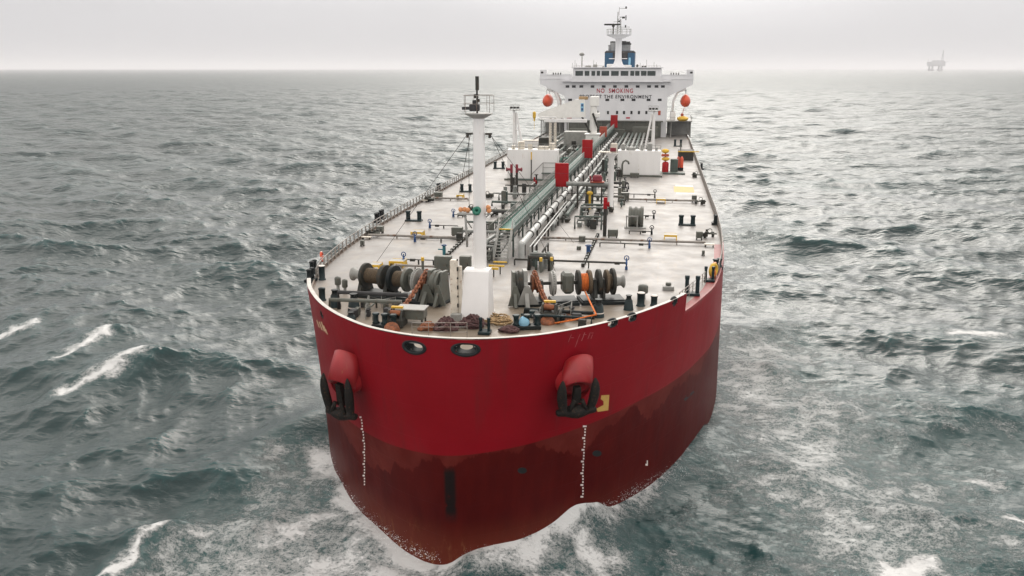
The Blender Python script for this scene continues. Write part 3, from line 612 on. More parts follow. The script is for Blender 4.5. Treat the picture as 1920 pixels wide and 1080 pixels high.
# lifeboats in davits
def lifeboat(x, y, label, sg):
    Yb = YS+4; c = AY(x, y, Yb); t_ = thing('lifeboat', (c.x, Yb, c.z), label, 'lifeboat', 'enclosed orange lifeboats hung beside the accommodation block')
    b_ = MB(); n_ = 18; st = [(-4,.15,.3),(-3.4,.95,.8),(-2,1.36,.98),(0,1.45,1.0),(2,1.36,.98),(3.4,.95,.8),(4,.2,.3)]; vs = []
    for yy, w_, k in st:
        for i in range(n_):
            an = 2*math.pi*i/n_; cz = math.sin(an); cx_ = math.cos(an)
            vs.append((c.x+cx_*w_*(1 if cz < 0 else 1-.38*cz*cz), Yb+yy, c.z+(2.0*cz if cz > 0 else 1.7*cz)*k))
    b_.add(vs, [(k*n_+i, k*n_+(i+1)%n_, k*n_+n_+(i+1)%n_, k*n_+n_+i) for k in range(len(st)-1) for i in range(n_)]+[tuple(range(n_-1,-1,-1)), tuple(range((len(st)-1)*n_, len(st)*n_))], True)
    b_.build('hull', M['boat'], t_)
    MB().torus((c.x,Yb-.1,c.z-.2),(0,0,1),1.4,.12,24,5,sx=1).build('fender', M['cream'], t_)
    wd = MB(); wd.box((c.x,Yb-3.1,c.z+.9),(.9,.5,.35)); wd.box((c.x,Yb-1.8,c.z+1.5),(.7,.8,.6),b=.1); wd.build('hatch', M['brick'], t_)
    d_ = thing('davit', (c.x-sg*3.2, Yb, zy(226)), 'white curved davit holding the lifeboat on the '+('right' if sg > 0 else 'left')+' of the block', 'davit', 'lifeboat davits'); z0 = zy(226)
    for k, yo in enumerate((-3,3)):
        am = MB(); am.tube([(c.x-sg*3.6,Yb+yo,z0),(c.x-sg*3.4,Yb+yo,c.z),(c.x-sg*2.2,Yb+yo,c.z+2.6),(c.x,Yb+yo,c.z+3.4)], .28, 8); am.box((c.x-sg*3.4,Yb+yo,z0+1.2),(1.5,.9,2.4),b=.1); am.build('arm', M['white'], d_)
        MB().cyl((c.x,Yb+yo,c.z+1),(c.x,Yb+yo,c.z+3.4), .05).build('fall_wire', M['dgrey'], d_)
lifeboat(1027.5, 189, 'orange red lifeboat hanging on the left of the white accommodation block', -1)
lifeboat(1285, 189.5, 'orange lifeboat hanging on the right of the white accommodation block', 1)
c = AY(1280,222.5,YS-1); t_ = thing('rescue_boat', (c.x,c.y,c.z), 'yellow rescue boat lying on the boat deck under the right lifeboat', 'boat')
MB().ell(c, (1.6,2.6,.75), 16, 8).build('hull', M['yellow'], t_); MB().torus((c.x,c.y,c.z+.1),(0,0,1),1.3,.35,18,6,sx=1.5).build('fender', M['yellow'], t_); k = MB(); k.box((c.x-.2,c.y,c.z+1),(.8,.6,.9),b=.1); k.cyl((c.x-.4,c.y,c.z+.6),(c.x+.3,c.y+.4,c.z+3),.08); k.build('engine', M['brick'], t_)
# ------------------------------------------------------------------ bow: chocks, anchors, marks
for i, (p, a, bb) in enumerate(chock_at):
    nr_ = hull_normal(p); nr_ = V((nr_.x, nr_.y, 0)).normalized(); u = V((0,0,1)).cross(nr_).normalized(); ring = MB(); n_ = 22; mm = 8; vs = []
    for k in range(n_):
        an = 2*math.pi*k/n_; e = u*(a*math.cos(an))+V((0,0,bb*math.sin(an))); en = e.normalized()
        vs += [p-nr_*(.1 if p.y < 58 else .16)+e*1.02+(en*math.cos(2*math.pi*j/mm)*(.15 if p.y < 58 else .09)+nr_*math.sin(2*math.pi*j/mm)*(.16 if p.y < 58 else .1)) for j in range(mm)]
    ring.add(vs, [(k*mm+j, ((k+1)%n_)*mm+j, ((k+1)%n_)*mm+(j+1)%mm, k*mm+(j+1)%mm) for k in range(n_) for j in range(mm)], True)
    sl2 = MB(); n2 = 20; vs = [p-nr_*dd+u*(a*q_*math.cos(2*math.pi*k/n2))+V((0,0,bb*q_*math.sin(2*math.pi*k/n2)-(1-q_)*.1)) for dd, q_ in ((.1,1.0),(.75 if p.y < 58 else .4,.5)) for k in range(n2)]
    ring.add(vs, [(k,n2+k,n2+(k+1)%n2,(k+1)%n2) for k in range(n2)], True)
    ring.build('mooring_chock', M['black'], ship)
def anchor_set(x, y0, y1, xr, yr, cw, label, yc):
    p = hull_hit(x, y0); rim_ = hull_off(xr, yr, 1.25); q = hull_hit(xr, yr); nr_ = hull_normal(hull_hit(xr+(8 if rim_.x < 0 else -8), yr)); nr_ = V((nr_.x,nr_.y,0)).normalized(); nr_ = (nr_+V((0,-1.1 if rim_.x < 0 else -.7,0))).normalized(); u = V((0,0,1)).cross(nr_).normalized(); sg = 1 if q.x > 0 else -1
    rim = rim_; q = rim-nr_*1.25; top = p-nr_*.8+V((0,0,.1)); ax = (rim-top)
    bo = MB(); n_ = 24; vs = []
    for c_, rr, kk in ((p+nr_*.1, .82, .82), (p+nr_*.14-ax.normalized()*-.08, .95, .93), (p.lerp(rim,.4)+nr_*.1, 1.0, .97), (rim, 1.02, .94), (rim-ax.normalized()*.02, .62,.62), (rim-ax.normalized()*.9,.6,.6)):
        uu, ww, dd = frame(ax); uu = u; ww = ax.normalized().cross(u)
        vs += [c_+uu*math.cos(2*math.pi*i/n_)*rr*1.12+ww*math.sin(2*math.pi*i/n_)*kk for i in range(n_)]
    bo.add(vs, [(k*n_+i, k*n_+(i+1)%n_, k*n_+n_+(i+1)%n_, k*n_+n_+i) for k in range(5) for i in range(n_)], True)
    back = q-nr_*.7+V((0,0,.25))               # fairing back into the shell
    vs = []
    for c_, rr, kk in ((rim, 1.02, .94), (q+nr_*.3+V((0,0,.2)), 1.2, 1.05), (q-nr_*1.2+V((0,0,.2)), 1.7, 1.3)):
        uu = u; dd = (rim-back).normalized(); ww = dd.cross(u)
        vs += [c_+uu*math.cos(2*math.pi*i/n_)*rr+ww*math.sin(2*math.pi*i/n_)*kk for i in range(n_)]
    bo.add(vs, [(k*n_+i, k*n_+n_+i, k*n_+n_+(i+1)%n_, k*n_+(i+1)%n_) for k in range(2) for i in range(n_)], True)
    bo.build('anchor_bolster', mat('bolster red', (.29,.012,.016), .42, rust=.22, rcol=(.28,.09,.03), streak=True, scale=.9) if 'bolster red' not in bpy.data.materials else bpy.data.materials['bolster red'], ship)
    # stockless anchor hauled home under the bolster
    k = mpp(rim); o = rim+nr_*.12; t_ = thing('anchor', tuple(o), label, 'anchor', 'stockless anchors stowed at the bow')
    z_of = lambda y: o.z-(y-yr)*k/math.cos(PITCH)*1.0
    H0 = z_of(yc); wv = V((0,0,1))+nr_*.12; wv.normalize()
    s_ = MB(); s_.prism(o+V((0,0,-.6)), u, wv, [(-.22,.8),(.22,.8),(.28,H0-o.z+1.2),(-.28,H0-o.z+1.2)], .4); s_.build('shank', M['anchor'], t_)
    cb = V((o.x,o.y,H0)); hw = cw*k/2
    cr_ = MB(); N_ = 12; vs = []
    for f_, rr in ((-1,.12),(-.94,.24),(-.6,.30),(-.3,.44),(0,.52),(.3,.44),(.6,.30),(.94,.24),(1,.12)):
        vs += [cb+u*(hw*f_)+V((0,0,rr*.95*math.sin(2*math.pi*i/N_)))+nr_*(rr*1.15*math.cos(2*math.pi*i/N_)) for i in range(N_)]
    cr_.add(vs, [(k_*N_+i, k_*N_+(i+1)%N_, k_*N_+N_+(i+1)%N_, k_*N_+N_+i) for k_ in range(8) for i in range(N_)]+[tuple(range(N_)),tuple(range(8*N_,9*N_))], True)
    for s2 in (-1,1): cr_.tube([cb+u*(s2*.28)+nr_*.3+V((0,0,.9)), cb+u*(s2*hw*.42)+nr_*.3+V((0,0,.15))], .16, 8)
    cr_.build('crown', M['anchor'], t_)
    for s2 in (-1,1):
        fl = MB(); L_ = z_of(yr-20)-H0; b0_ = cb+u*(s2*hw*.66); vs = []
        for f_, w_, d_ in ((0,.26,.30),(.2,.33,.30),(.45,.36,.28),(.65,.34,.25),(.82,.25,.19),(.94,.13,.11),(1,.03,.03)):
            c_ = b0_+V((0,0,.1+f_*L_))+u*(s2*(.02+.22*math.sin(f_*2.2)))+nr_*(.1+.35*math.sin(f_*1.6))
            vs += [c_+u*(w_*math.cos(2*math.pi*i/N_))+nr_*(d_*math.sin(2*math.pi*i/N_)) for i in range(N_)]
        fl.add(vs, [(k_*N_+i, k_*N_+(i+1)%N_, k_*N_+N_+(i+1)%N_, k_*N_+N_+i) for k_ in range(6) for i in range(N_)]+[tuple(range(N_)),tuple(range(6*N_,7*N_))], True); fl.build('fluke', M['anchor'], t_)
    return t_
anchor_set(656, 664, 0, 640, 722, 74, 'dark rusty anchor hauled up on the left side of the red bow', 776)
anchor_set(1083, 675, 0, 1080, 728, 80, 'dark anchor hauled up beside the yellow hull symbol on the bow', 771)
def decal(poly, name, mt, parent=ship, off=.03):   # painted mark following the plating
    m_ = MB(); pts = []
    for x, y in poly: p = hull_hit(x, y); pts.append(p+hull_normal(p)*off)
    m_.add(pts, [tuple(range(len(pts)))]); return m_.build(name, mt, parent)
decal([(1127,741),(1142,740),(1140,769),(1120,772),(1118,766),(1131,759),(1131,752),(1126,748)], 'bulbous_bow_symbol', M['marky'])
dm = MB()
def dash(m_, x, y, w, h, off=.03):
    pts = []
    for ddx, ddy in ((-w,-h),(w,-h),(w,h),(-w,h)): p = hull_hit(x+ddx, y+ddy); pts.append(p+hull_normal(p)*off)
    m_.add(pts, [(0,1,2,3)])
for k in range(24):
    f_ = k/23; dash(dm, 678+6*min(1,f_*2.5)-(0 if k % 4 else 1.5), 782+126*f_, 1.9 if k % 4 == 0 else 1.1, 1.5)
dm.build('draft_marks', M['markw'], ship); dm = MB()
for k in range(25):
    f_ = k/24; dash(dm, 1097-4.5*min(1,f_*1.6)-(0 if k % 4 else 2), 799+132*f_, 2.6 if k % 4 == 0 else 1.3, 1.6)
dash(dm, 1096, 799, 3.4, 1.3); dm.build('draft_marks', M['markw'], ship)
dm = MB(); dash(dm,1213,868,.9,5); dash(dm,1211,871,1.5,1.6); dm.build('hull_mark', M['markw'], ship)
dm = MB()
for x, y, w_, h_ in ((1068,634,.5,7),(1073,633,2.5,.5),(1084,634,.5,8),(1080,645,.5,6),(1093,631,.6,8),(1096,627,3,.5),(1104,629,.5,6),(1110,624,2.2,.5),(1109,631,.5,4)):
    pts = []
    for ddx, ddy in ((-w_-.4*h_,h_),(w_-.4*h_,h_),(w_+.4*h_,-h_),(-w_+.4*h_,-h_)): p = hull_hit(x+ddx, y+ddy); pts.append(p+hull_normal(p)*.03)
    dm.add(pts, [(0,1,2,3)])
dm.build('name_letters', mat('worn letter paint', (.33,.10,.10), .6, rust=.5, rcol=(.25,.02,.03), scale=4), ship)
dm = MB()
for x, y, w_, h_ in ((597,607,1,7),(602,611,1,8),(606,612,1.2,9),(610,617,1,7),(613,622,1,5)):
    pts = []
    for ddx, ddy in ((-w_-.35*h_,-h_),(w_-.35*h_,-h_),(w_+.35*h_,h_),(-w_+.35*h_,h_)): p = hull_hit(x+ddx, y+ddy); pts.append(p+hull_normal(p)*.03)
    dm.add(pts, [(0,1,2,3)])
dm.build('name_letters', mat('name letter cream', (.52,.34,.2), .6, rust=.35, rcol=(.27,.03,.03), scale=4), ship)
sl_ = MB(); dash(sl_, 1285, 742, .8, .8); 
pts = []
for x, y in ((1281,748),(1284,752),(1302,735),(1300,732)): p = hull_hit(x,y); pts.append(p+hull_normal(p)*.03)
sl_.add(pts, [(0,1,2,3)]); sl_.build('hull_mark', M['black'], ship)
for x, y in ((1119,850),(979,882)):
    pts = []
    for k in range(14): p = hull_hit(x+9*math.cos(k*math.pi/7), y+6*math.sin(k*math.pi/7)); pts.append(p+hull_normal(p)*.025)
    MB().add(pts, [tuple(range(14))]).build('thruster_grating', M['black'], ship)
# ------------------------------------------------------------------ fore deck
# foremast
mx, my = -.3, 66.3; fm = thing('foremast', (mx,my,15), 'tall white foremast with a small lookout platform and lamp topmast', 'mast')
z1 = AY(893,213,my).z; g = MB(); g.lathe((mx,my,15), (0,0,1), [(.7,0),(.56,.3),(.53,2),(.44,z1-17),(.41,z1-15.3),(.52,z1-14.95)], 24); g.box((mx,my,15.1),(2,2,.24),b=.04); col_ = g.build('column', M['white'], fm)
g = MB(); g.lathe((mx,my,z1-.15), (0,0,1), [(.46,-.2),(1.02,.1),(1.08,.17),(1.0,.2)], 20); g.build('platform', M['lgrey'], fm)
g = MB(); zr_ = z1+.1
for k in range(7): an = k*2*math.pi/7+.3; g.cyl((mx+1.15*math.cos(an),my+1.15*math.sin(an),zr_),(mx+1.15*math.cos(an),my+1.15*math.sin(an),zr_+1.25), .02, n=4)
g.torus((mx,my,zr_+1.25),(0,0,1),1.15,.02,20,4); g.torus((mx,my,zr_+.65),(0,0,1),1.15,.015,20,4); g.build('guard_rail', M['railm'], fm)
zt_ = AY(890,143,my).z; g = MB(); g.cyl((mx-.12,my,z1),(mx-.12,my,zt_-.7),.07,n=8); g.cyl((mx-.1,my,zt_-1.0),(mx-.1,my,zt_),.14,n=10); g.box((mx-.18,my,zt_-1.45),(.3,.25,.3)); g.box((mx-.05,my,zt_-1.75),(.25,.25,.22)); g.box((mx-.22,my,zt_-2.1),(.2,.2,.2)); g.build('topmast', M['dgrey'], fm)
g = MB(); g.box((mx-.25,my-.3,z1+.45),(.75,.5,.5),b=.06); g.cyl((mx-.25,my-.7,z1+.5),(mx-.25,my-.2,z1+.5),.2,n=12); g.box((mx-.9,my-.2,z1+.4),(.6,.4,.22)); g.box((mx-.25,my-.2,z1+.85),(.3,.3,.3)); g.build('navigation_lamp', M['soot'], fm)
zc_ = AY(893,252,my).z; g = MB()
for sg in (-1,1): g.mark(); g.box((mx+sg*.75,my,zc_+.05),(.5,.3,.14)); g.box((mx+sg*.85,my-.1,zc_-.1),(.18,.2,.3))
g.each('stay_bracket', M['dgrey'], fm)
def wire(a_, b_, rad=.02): MB().tube([a_, b_], rad, 5).build('stay_wire', M['dgrey'], fm)
wire((mx-.9,my,zc_), D(700,500)); wire((mx-.8,my+.1,zc_), (mx-.95,my+.6,zc_-6)); wire((mx+.85,my,zc_), (mx+4.5,my+30,15.2)); wire((mx+.9,my,zc_), D(1042,510)); wire((mx-.7,my+.2,zc_), (-15.5,125,15.2), .025)
zl = AY(893,399,my).z; g = MB(); g.box((mx-.75,my-.15,zl),(1.7,1.3,.14),b=.02); g.tube([(mx-1.4,my-.1,zl),(mx-.6,my-.1,zl-1.2)],.05); g.tube([(mx-1.0,my-.6,zl),(mx-.9,my-.5,zl-2.6)],.09); g.box((mx+.75,my-.1,zl),(.5,.8,.1)); lp = g.build('lamp_platform', M['lgrey'], fm)
g = MB(); 
for dx_, dz_ in ((-1.4,.28),(-1.1,.3),(-.85,.25),(.8,.25),(.75,.5)): g.mark(); g.ell((mx+dx_,my-.35,zl+dz_),(.2,.2,.2),10,6)
g.each('lamp', mat('orange lamp paint',(.62,.26,.1),.5,rust=.4), lp)
g = MB(); g.lathe((mx-.05,my-.6,zl+.3),(0,-1,0),[(.3,0),(.34,.35),(.1,.3),(.06,.05)],16); g.build('horn', mat('horn green',(.02,.16,.11),.4), lp)
# companionway hatch in front of the mast
hx, hy = D(890,604).x, D(890,604).y; t_ = thing('companionway', (hx,hy,15), 'tall white sloping companionway hood in front of the foremast', 'hatch')
zt_ = AY(892,506,hy+.9).z-15; g = MB(); g.add([(hx-1.12,hy,15),(hx+1.05,hy,15),(hx+1.2,hy+1.9,15),(hx-1.05,hy+1.9,15),(hx-.98,hy+.8,15+zt_-.14),(hx+.98,hy+.8,15+zt_-.14),(hx-.96,hy+.98,15+zt_),(hx+.96,hy+.98,15+zt_),(hx+1.0,hy+1.9,15+zt_),(hx-.95,hy+1.9,15+zt_)],[(0,1,5,4),(4,5,7,6),(6,7,8,9),(1,2,8,7,5),(3,0,4,6,9),(2,3,9,8),(3,2,1,0)]); g.build('hood', mat('fresh white paint',(.78,.77,.77),.4,var=.03), t_)
g = MB(); g.box((hx,hy+.85,15.05),(2.4,2.0,.1)); g.build('base', M['cream'], t_)
# pierced cream post beside the hood
px_, py_ = D(857,600).x, D(857,600).y; t_ = thing('rope_post', (px_,py_,15), 'cream pierced steel post beside the white companionway hood', 'post')
zt_ = AY(857,487,py_).z; g = MB(); g.box((px_-.18,py_,(15+zt_)/2),(.55,.5,zt_-15),b=.05); g.box((px_+.28,py_+.1,(15+zt_)/2-.25),(.26,.3,zt_-15.5),b=.04); g.box((px_+.05,py_,15.06),(1.1,.9,.12)); g.build('column', M['cream'], t_)
g = MB()
for k in range(7): g.mark(); g.box((px_+.13,py_-.18,15.5+k*.72),(.1,.08,.3 if k % 2 else .14))
g.each('slot', M['dgrey'], t_)
g = MB(); g.box((px_+.05,py_-.5,15.35),(.8,.5,.62),b=.04); g.build('foot_box', M['lgrey'], t_)
# control cabinets
def cabinet(x0, x1, y0, y1, dep, label, name='control_cabinet', mt='grey', cat='cabinet', group=None, legs=.25):
    p = D((x0+x1)/2, y1); k = mpp(p); w_ = (x1-x0)*k; h_ = (y1-y0)*k*1.02; t_ = thing(name, (p.x,p.y+dep/2,15), label, cat, group)
    MB().box((p.x,p.y+dep/2,15+legs+(h_-legs)/2),(w_,dep,h_-legs),b=.04).build('case', M[mt], t_)
    g = MB(); g.box((p.x,p.y-.02,15+legs+(h_-legs)/2),(w_*.82,.05,(h_-legs)*.84),b=.01); d_ = g.build('door', M[mt], t_)
    MB().box((p.x+w_*.28,p.y-.07,15+h_*.55),(.06,.06,.22)).build('handle', M['dgrey'], d_)
    g = MB()
    for sx_ in (-1,1): g.mark(); g.box((p.x+sx_*w_*.38,p.y+dep/2,15+legs/2),(.12,dep*.8,legs))
    g.each('foot', M['dgrey'], t_); return t_
cabinet(814,846,481,517,.7,'grey steel control cabinet on the left behind the windlass', legs=.3)
cabinet(861,882,481,513,.7,'narrow grey cabinet between the pierced post and the foremast', legs=.3)
# windlasses
def flange(m_, c_, ax, r_, th=.1, n=26): m_.lathe(c_-ax*th, ax, [(r_*.97,0),(r_,.03),(r_,2*th-.03),(r_*.97,2*th)], n)
def windlass(A, B, spec, label, seat, mats=('grey','dgrey')):
    mid = (A+B)/2; ax = (B-A); Lg = ax.length; ax.normalize(); t_ = thing('windlass', (mid.x,mid.y,15), label, 'windlass', 'combined windlasses and mooring winches on the fore deck'); side = V((0,0,1)).cross(ax); zc = A.z
    P = lambda f: A+ax*(Lg*f)
    sh = MB(); sh.cyl(P(.03),P(.97),.14,n=12); sh.build('shaft', M['dgrey'], t_)
    for kind, f0, f1, r_, mt in spec:
        r_ *= 1.07; g = MB(); c0, c1 = P(f0), P(f1); l_ = (c1-c0).length
        if kind == 'head': g.lathe(c0, ax, [(r_,0),(r_*1.02,l_*.12),(r_*.72,l_*.3),(r_*.66,l_*.6),(r_*.78,l_*.9),(r_*.8,l_)], 20); nm = 'warping_head'
        elif kind == 'headr': g.lathe(c0, ax, [(r_*.8,0),(r_*.78,l_*.1),(r_*.66,l_*.4),(r_*.72,l_*.7),(r_*1.02,l_*.88),(r_,l_)], 20); nm = 'warping_head'
        elif kind == 'flange': flange(g, (c0+c1)/2, ax, r_, l_/2); nm = 'drum_flange'
        elif kind == 'drum':
            g.cyl(c0,c1,r_*.93,n=24); 
            nn = max(3,int(l_/.11)); 
            for k in range(nn): g.torus(c0.lerp(c1,(k+.5)/nn)+V((0,0,rnd.uniform(-.015,.015))),ax,r_,.062,22,6)
            nm = 'rope_drum'
        elif kind == 'gear':
            g.cyl(c0,c1,r_,n=30)
            for k in range(30): an = k*2*math.pi/30; u_, w_, _ = frame(ax); q = (c0+c1)/2+(u_*math.cos(an)+w_*math.sin(an))*(r_+.04); g.box(q,(.12,.12,.12))
            nm = 'gear_wheel'
        elif kind == 'gypsy':
            g.lathe(c0, ax, [(r_,0),(r_,l_*.2),(r_*.72,l_*.32),(r_*.66,l_*.5),(r_*.72,l_*.68),(r_,l_*.8),(r_,l_)], 14, False); nm = 'chain_wheel'
        elif kind == 'brake': g.cyl(c0,c1,r_,n=28); g.torus((c0+c1)/2,ax,r_,.09,26,6); nm = 'brake_drum'
        elif kind == 'house':
            m_ = (c0+c1)/2; g.box((m_.x,m_.y,zc+.05),(l_,r_*1.7,r_*2.0),rz=math.atan2(ax.y,ax.x),b=.22); nm = 'gear_case'
        elif kind == 'bearing':
            m_ = (c0+c1)/2; m_.z = 15; g.prism(m_, side, (0,0,1), [(-r_*1.25,.25),(r_*1.25,.25),(r_*.4,zc-15+.28),(-r_*.4,zc-15+.28)], l_); nm = 'bearing_stand'
        elif kind == 'frame':
            m_ = (c0+c1)/2; m_.z = 15; g.prism(m_, -side, (0,0,1), [(-r_*.75,.3),(r_*1.7,.2),(r_*.55,zc-15+.3),(r_*.42,zc-15+r_*1.02),(-r_*.42,zc-15+r_*1.02),(-r_*.55,zc-15)], l_)
            g.prism(m_-side*(r_*1.0), ax, (0,0,1), [(-l_*2.4,.2),(l_*3.2,.2),(l_*.6,zc-15+r_*.1),(-l_*.5,zc-15+r_*.1)], .12); nm = 'brake_frame'
        g.build(nm, M[mt], t_)
    g = MB(); rz = math.atan2(ax.y,ax.x)
    for f0, f1 in seat:
        g.mark(); m_ = (P(f0)+P(f1))/2; g.box((m_.x,m_.y,15.16),(Lg*(f1-f0),2.5,.32),rz=rz,b=.04); g.box((m_.x,m_.y,15.36),(Lg*(f1-f0)*.94,1.9,.1),rz=rz)
    g.each('bedplate', M['black'], t_)
    return t_, P, ax, side
A, B = D(662,513,16.75), D(838,533,16.75)
wt, P, ax, side = windlass(A, B, [('head',0,.09,.55,'lgrey'),('bearing',.11,.15,.8,'dgrey'),('flange',.13,.16,1.0,'dgrey'),('drum',.16,.33,.56,'brope'),('flange',.33,.37,1.0,'dgrey'),('bearing',.385,.42,.8,'dgrey'),('flange',.43,.465,1.05,'black'),('drum',.465,.58,.58,'brope'),('flange',.58,.61,.95,'grey'),('house',.61,.67,.55,'grey'),('gear',.68,.715,.92,'lgrey'),('bearing',.73,.755,.8,'dgrey'),('gypsy',.76,.82,.72,'rust'),('frame',.835,.87,1.05,'grey'),('brake',.875,.95,.98,'grey'),('frame',.96,.985,1.0,'grey')], 'windlass with brown wire drums on the left of the fore deck', [(.1,.44),(.48,1.0)])
A2, B2 = D(960,533,16.75), D(1170,527,16.75)
wt2, P2, ax2, side2 = windlass(A2, B2, [('frame',.0,.025,1.0,'grey'),('brake',.03,.09,.98,'dgrey'),('frame',.095,.13,1.1,'lgrey'),('gypsy',.17,.23,.72,'rust'),('bearing',.25,.27,.8,'dgrey'),('gear',.34,.38,.9,'lgrey'),('house',.44,.54,.82,'grey'),('flange',.575,.60,.98,'dgrey'),('drum',.60,.67,.66,'orange'),('flange',.67,.70,.95,'brope'),('bearing',.715,.745,.8,'dgrey'),('flange',.755,.785,1.0,'dgrey'),('bearing',.80,.82,.6,'dgrey'),('flange',.83,.855,.95,'brope'),('drum',.855,.885,.55,'brope'),('flange',.885,.91,1.05,'dgrey'),('headr',.925,1.0,.52,'lgrey')], 'windlass with an orange rope drum on the right of the fore deck', [(0,.3),(.34,.58),(.6,1.0)])
def chain(a_, b_, label, n_=20, r_=.23, sag=.25, wheel=None):
    m_ = MB(); pts = [a_.lerp(b_,k/(n_-1))-V((0,0,sag*math.sin(math.pi*k/(n_-1)))) for k in range(n_)]
    for k, p in enumerate(pts):
        d_ = (pts[min(k+1,n_-1)]-pts[max(k-1,0)]).normalized(); u_, w_, _ = frame(d_); ax_ = u_ if k % 2 else w_
        e = d_; q = ax_.cross(e); vs = []; nn, mm = 12, 6
        for i in range(nn):
            an = 2*math.pi*i/nn; rad = e*math.cos(an)*r_*1.25+q*math.sin(an)*r_*.72; en = rad.normalized(); vs += [p+rad+(en*math.cos(2*math.pi*j/mm)+ax_*math.sin(2*math.pi*j/mm))*.085 for j in range(mm)]
        m_.add(vs, [(i*mm+j, ((i+1)%nn)*mm+j, ((i+1)%nn)*mm+(j+1)%mm, i*mm+(j+1)%mm) for i in range(nn) for j in range(mm)], True)
    o = m_.build('anchor_chain', M['rust'], origin=tuple(a_)); tag(o, label, 'chain', 'anchor chains led from the windlasses'); return o
c0 = P2(.2)+V((0,0,.9))-side2*.1; c1 = D(1031,577,15.9)
chain(c0, c1, 'rusty orange anchor chain running down from the right windlass')
c0b = P(.79)+V((0,0,.9)); c1b = D(745,588,15.9)
chain(c0b, c1b, 'dark anchor chain running down from the left windlass')
def stopper(p, label):
    t_ = thing('chain_stopper', (p.x,p.y,15), label, 'chain stopper', 'chain stoppers forward of the windlasses')
    g = MB(); g.box((p.x,p.y,15.35),(1.3,1.5,.7),b=.08); g.prism((p.x-.5,p.y,15.7),(0,1,0),(0,0,1),[(-.7,0),(.6,0),(.3,.6),(-.3,.6)],.16); g.prism((p.x+.5,p.y,15.7),(0,1,0),(0,0,1),[(-.7,0),(.6,0),(.3,.6),(-.3,.6)],.16); g.build('body', M['dgrey'], t_)
    g = MB(); g.cyl((p.x-.4,p.y-.2,16.05),(p.x+.4,p.y-.2,16.05),.22,n=14); g.build('roller', M['rust'], t_)
    g = MB(); g.box((p.x,p.y+.25,16.4),(.9,.25,.14)); g.build('guillotine_bar', M['yellow'], t_)
    g = MB(); g.lathe((p.x,p.y-1.3,15),(0,-.55,1),[(.62,0),(.55,.35),(.42,.5),(.3,.45)],16); g.build('hawse_lip', M['rust'], t_)
stopper(c1+V((0,-.2,0)), 'rust streaked chain stopper under the orange anchor chain'); stopper(c1b+V((0,-.2,0)), 'dark chain stopper with yellow bar by the left windlass')
# ------------------------------------------------------------------ fittings on the fore deck
def pedestal(x, yt, yb, w_, label, band=True):      # tapered pedestal roller
    p = D(x, yb); k = mpp(p); h_ = (yb-yt)*k*1.05; r_ = w_*k/2; t_ = thing('pedestal_roller', (p.x,p.y+r_,15), label, 'pedestal roller', 'black pedestal rollers for mooring ropes'); c = V((p.x,p.y+r_,15))
    MB().lathe(c, (0,0,1), [(r_*1.05,0),(r_,.06),(r_*.72,h_*.68),(r_*.6,h_*.7)], 18).build('pedestal', M['teal'], t_)
    MB().lathe(c+V((0,0,h_*.72)), (0,0,1), [(r_*.62,0),(r_*.5,h_*.06),(r_*.48,h_*.2),(r_*.64,h_*.26),(r_*.6,h_*.28)], 18).build('roller', M['black'], t_)
    if band: MB().lathe(c+V((0,0,h_*.24)), (0,0,1), [(r_*.93,0),(r_*.91,.08)], 18).build('band', M['markw'], t_)
    return t_
pedestal(660,554,588,25,'large black pedestal roller with white band, left of the windlass'); pedestal(655,588,607,20,'short black pedestal roller at the foot of the left bulwark', False)
pedestal(625,546,578,22,'black pedestal roller beside the two grey mushroom vents', False)
pedestal(1121,564,598,23,'black pedestal roller with an orange rope leading to it'); pedestal(1178,556,584,19,'black pedestal roller on the right behind the bulwark', False)
def post_bitt(x, yt, yb, w_, label, cap='markw'):
    p = D(x, yb); k = mpp(p); h_ = (yb-yt)*k*1.03; r_ = w_*k/2; t_ = thing('mooring_post', (p.x,p.y+r_,15), label, 'mooring post', 'single black mooring posts along the bulwark'); c = V((p.x,p.y+r_,15))
    MB().lathe(c,(0,0,1),[(r_*1.2,0),(r_*1.15,.1),(r_*.94,.14),(r_*.94,h_-.14),(r_*1.05,h_-.1),(r_*1.05,h_)],18).build('post', M['teal'], t_)
    MB().lathe(c+V((0,0,h_)),(0,0,1),[(r_*1.0,0),(r_*.9,.05),(.001,.09)],18).build('cap', M[cap], t_)
post_bitt(602,500,526,12,'black mooring post with a white cap by the start of the left railing'); post_bitt(602,542,565,13,'stout black mooring post at the left bulwark','teal'); post_bitt(1201,551,576,15,'black mooring post behind the right bulwark'); post_bitt(1226,556,575,13,'low black mooring post by the small round hatch')
def double_bitt(x0, x1, yt, yb, label, mt='teal', dz=0):
    p = D((x0+x1)/2, yb); k = mpp(p); w_ = (x1-x0)*k; h_ = (yb-yt)*k; r_ = w_*.13; t_ = thing('double_bollard', (p.x,p.y+.5,15), label, 'bollard', 'double bollards standing on the deck')
    MB().box((p.x,p.y+.5,15.12),(w_,.95,.24),b=.05).build('base', M[mt], t_)
    for sx_ in (-1,1):
        c = V((p.x+sx_*(w_/2-r_*1.25),p.y+.5,15.24)); MB().lathe(c,(0,0,1),[(r_,0),(r_*.96,h_*.7),(r_*1.18,h_*.8),(r_*1.18,h_*.92),(r_*1.0,h_*.96)],16).build('post', M[mt], t_)
double_bitt(758,790,399,416,'double bollard on the left deck seaward of the foremast'); double_bitt(1272,1304,407,424,'double bollard on the right deck above the yellow step')
double_bitt(861,884,348,361,'double bollard just left of the foremast column'); double_bitt(1263,1279,263,275,'double bollard far aft near the right railing'); double_bitt(1010,1026,256,268,'double bollard far aft on the left before the crane support'); double_bitt(924,946,305,317,'double bollard at the left edge before the white screen house')
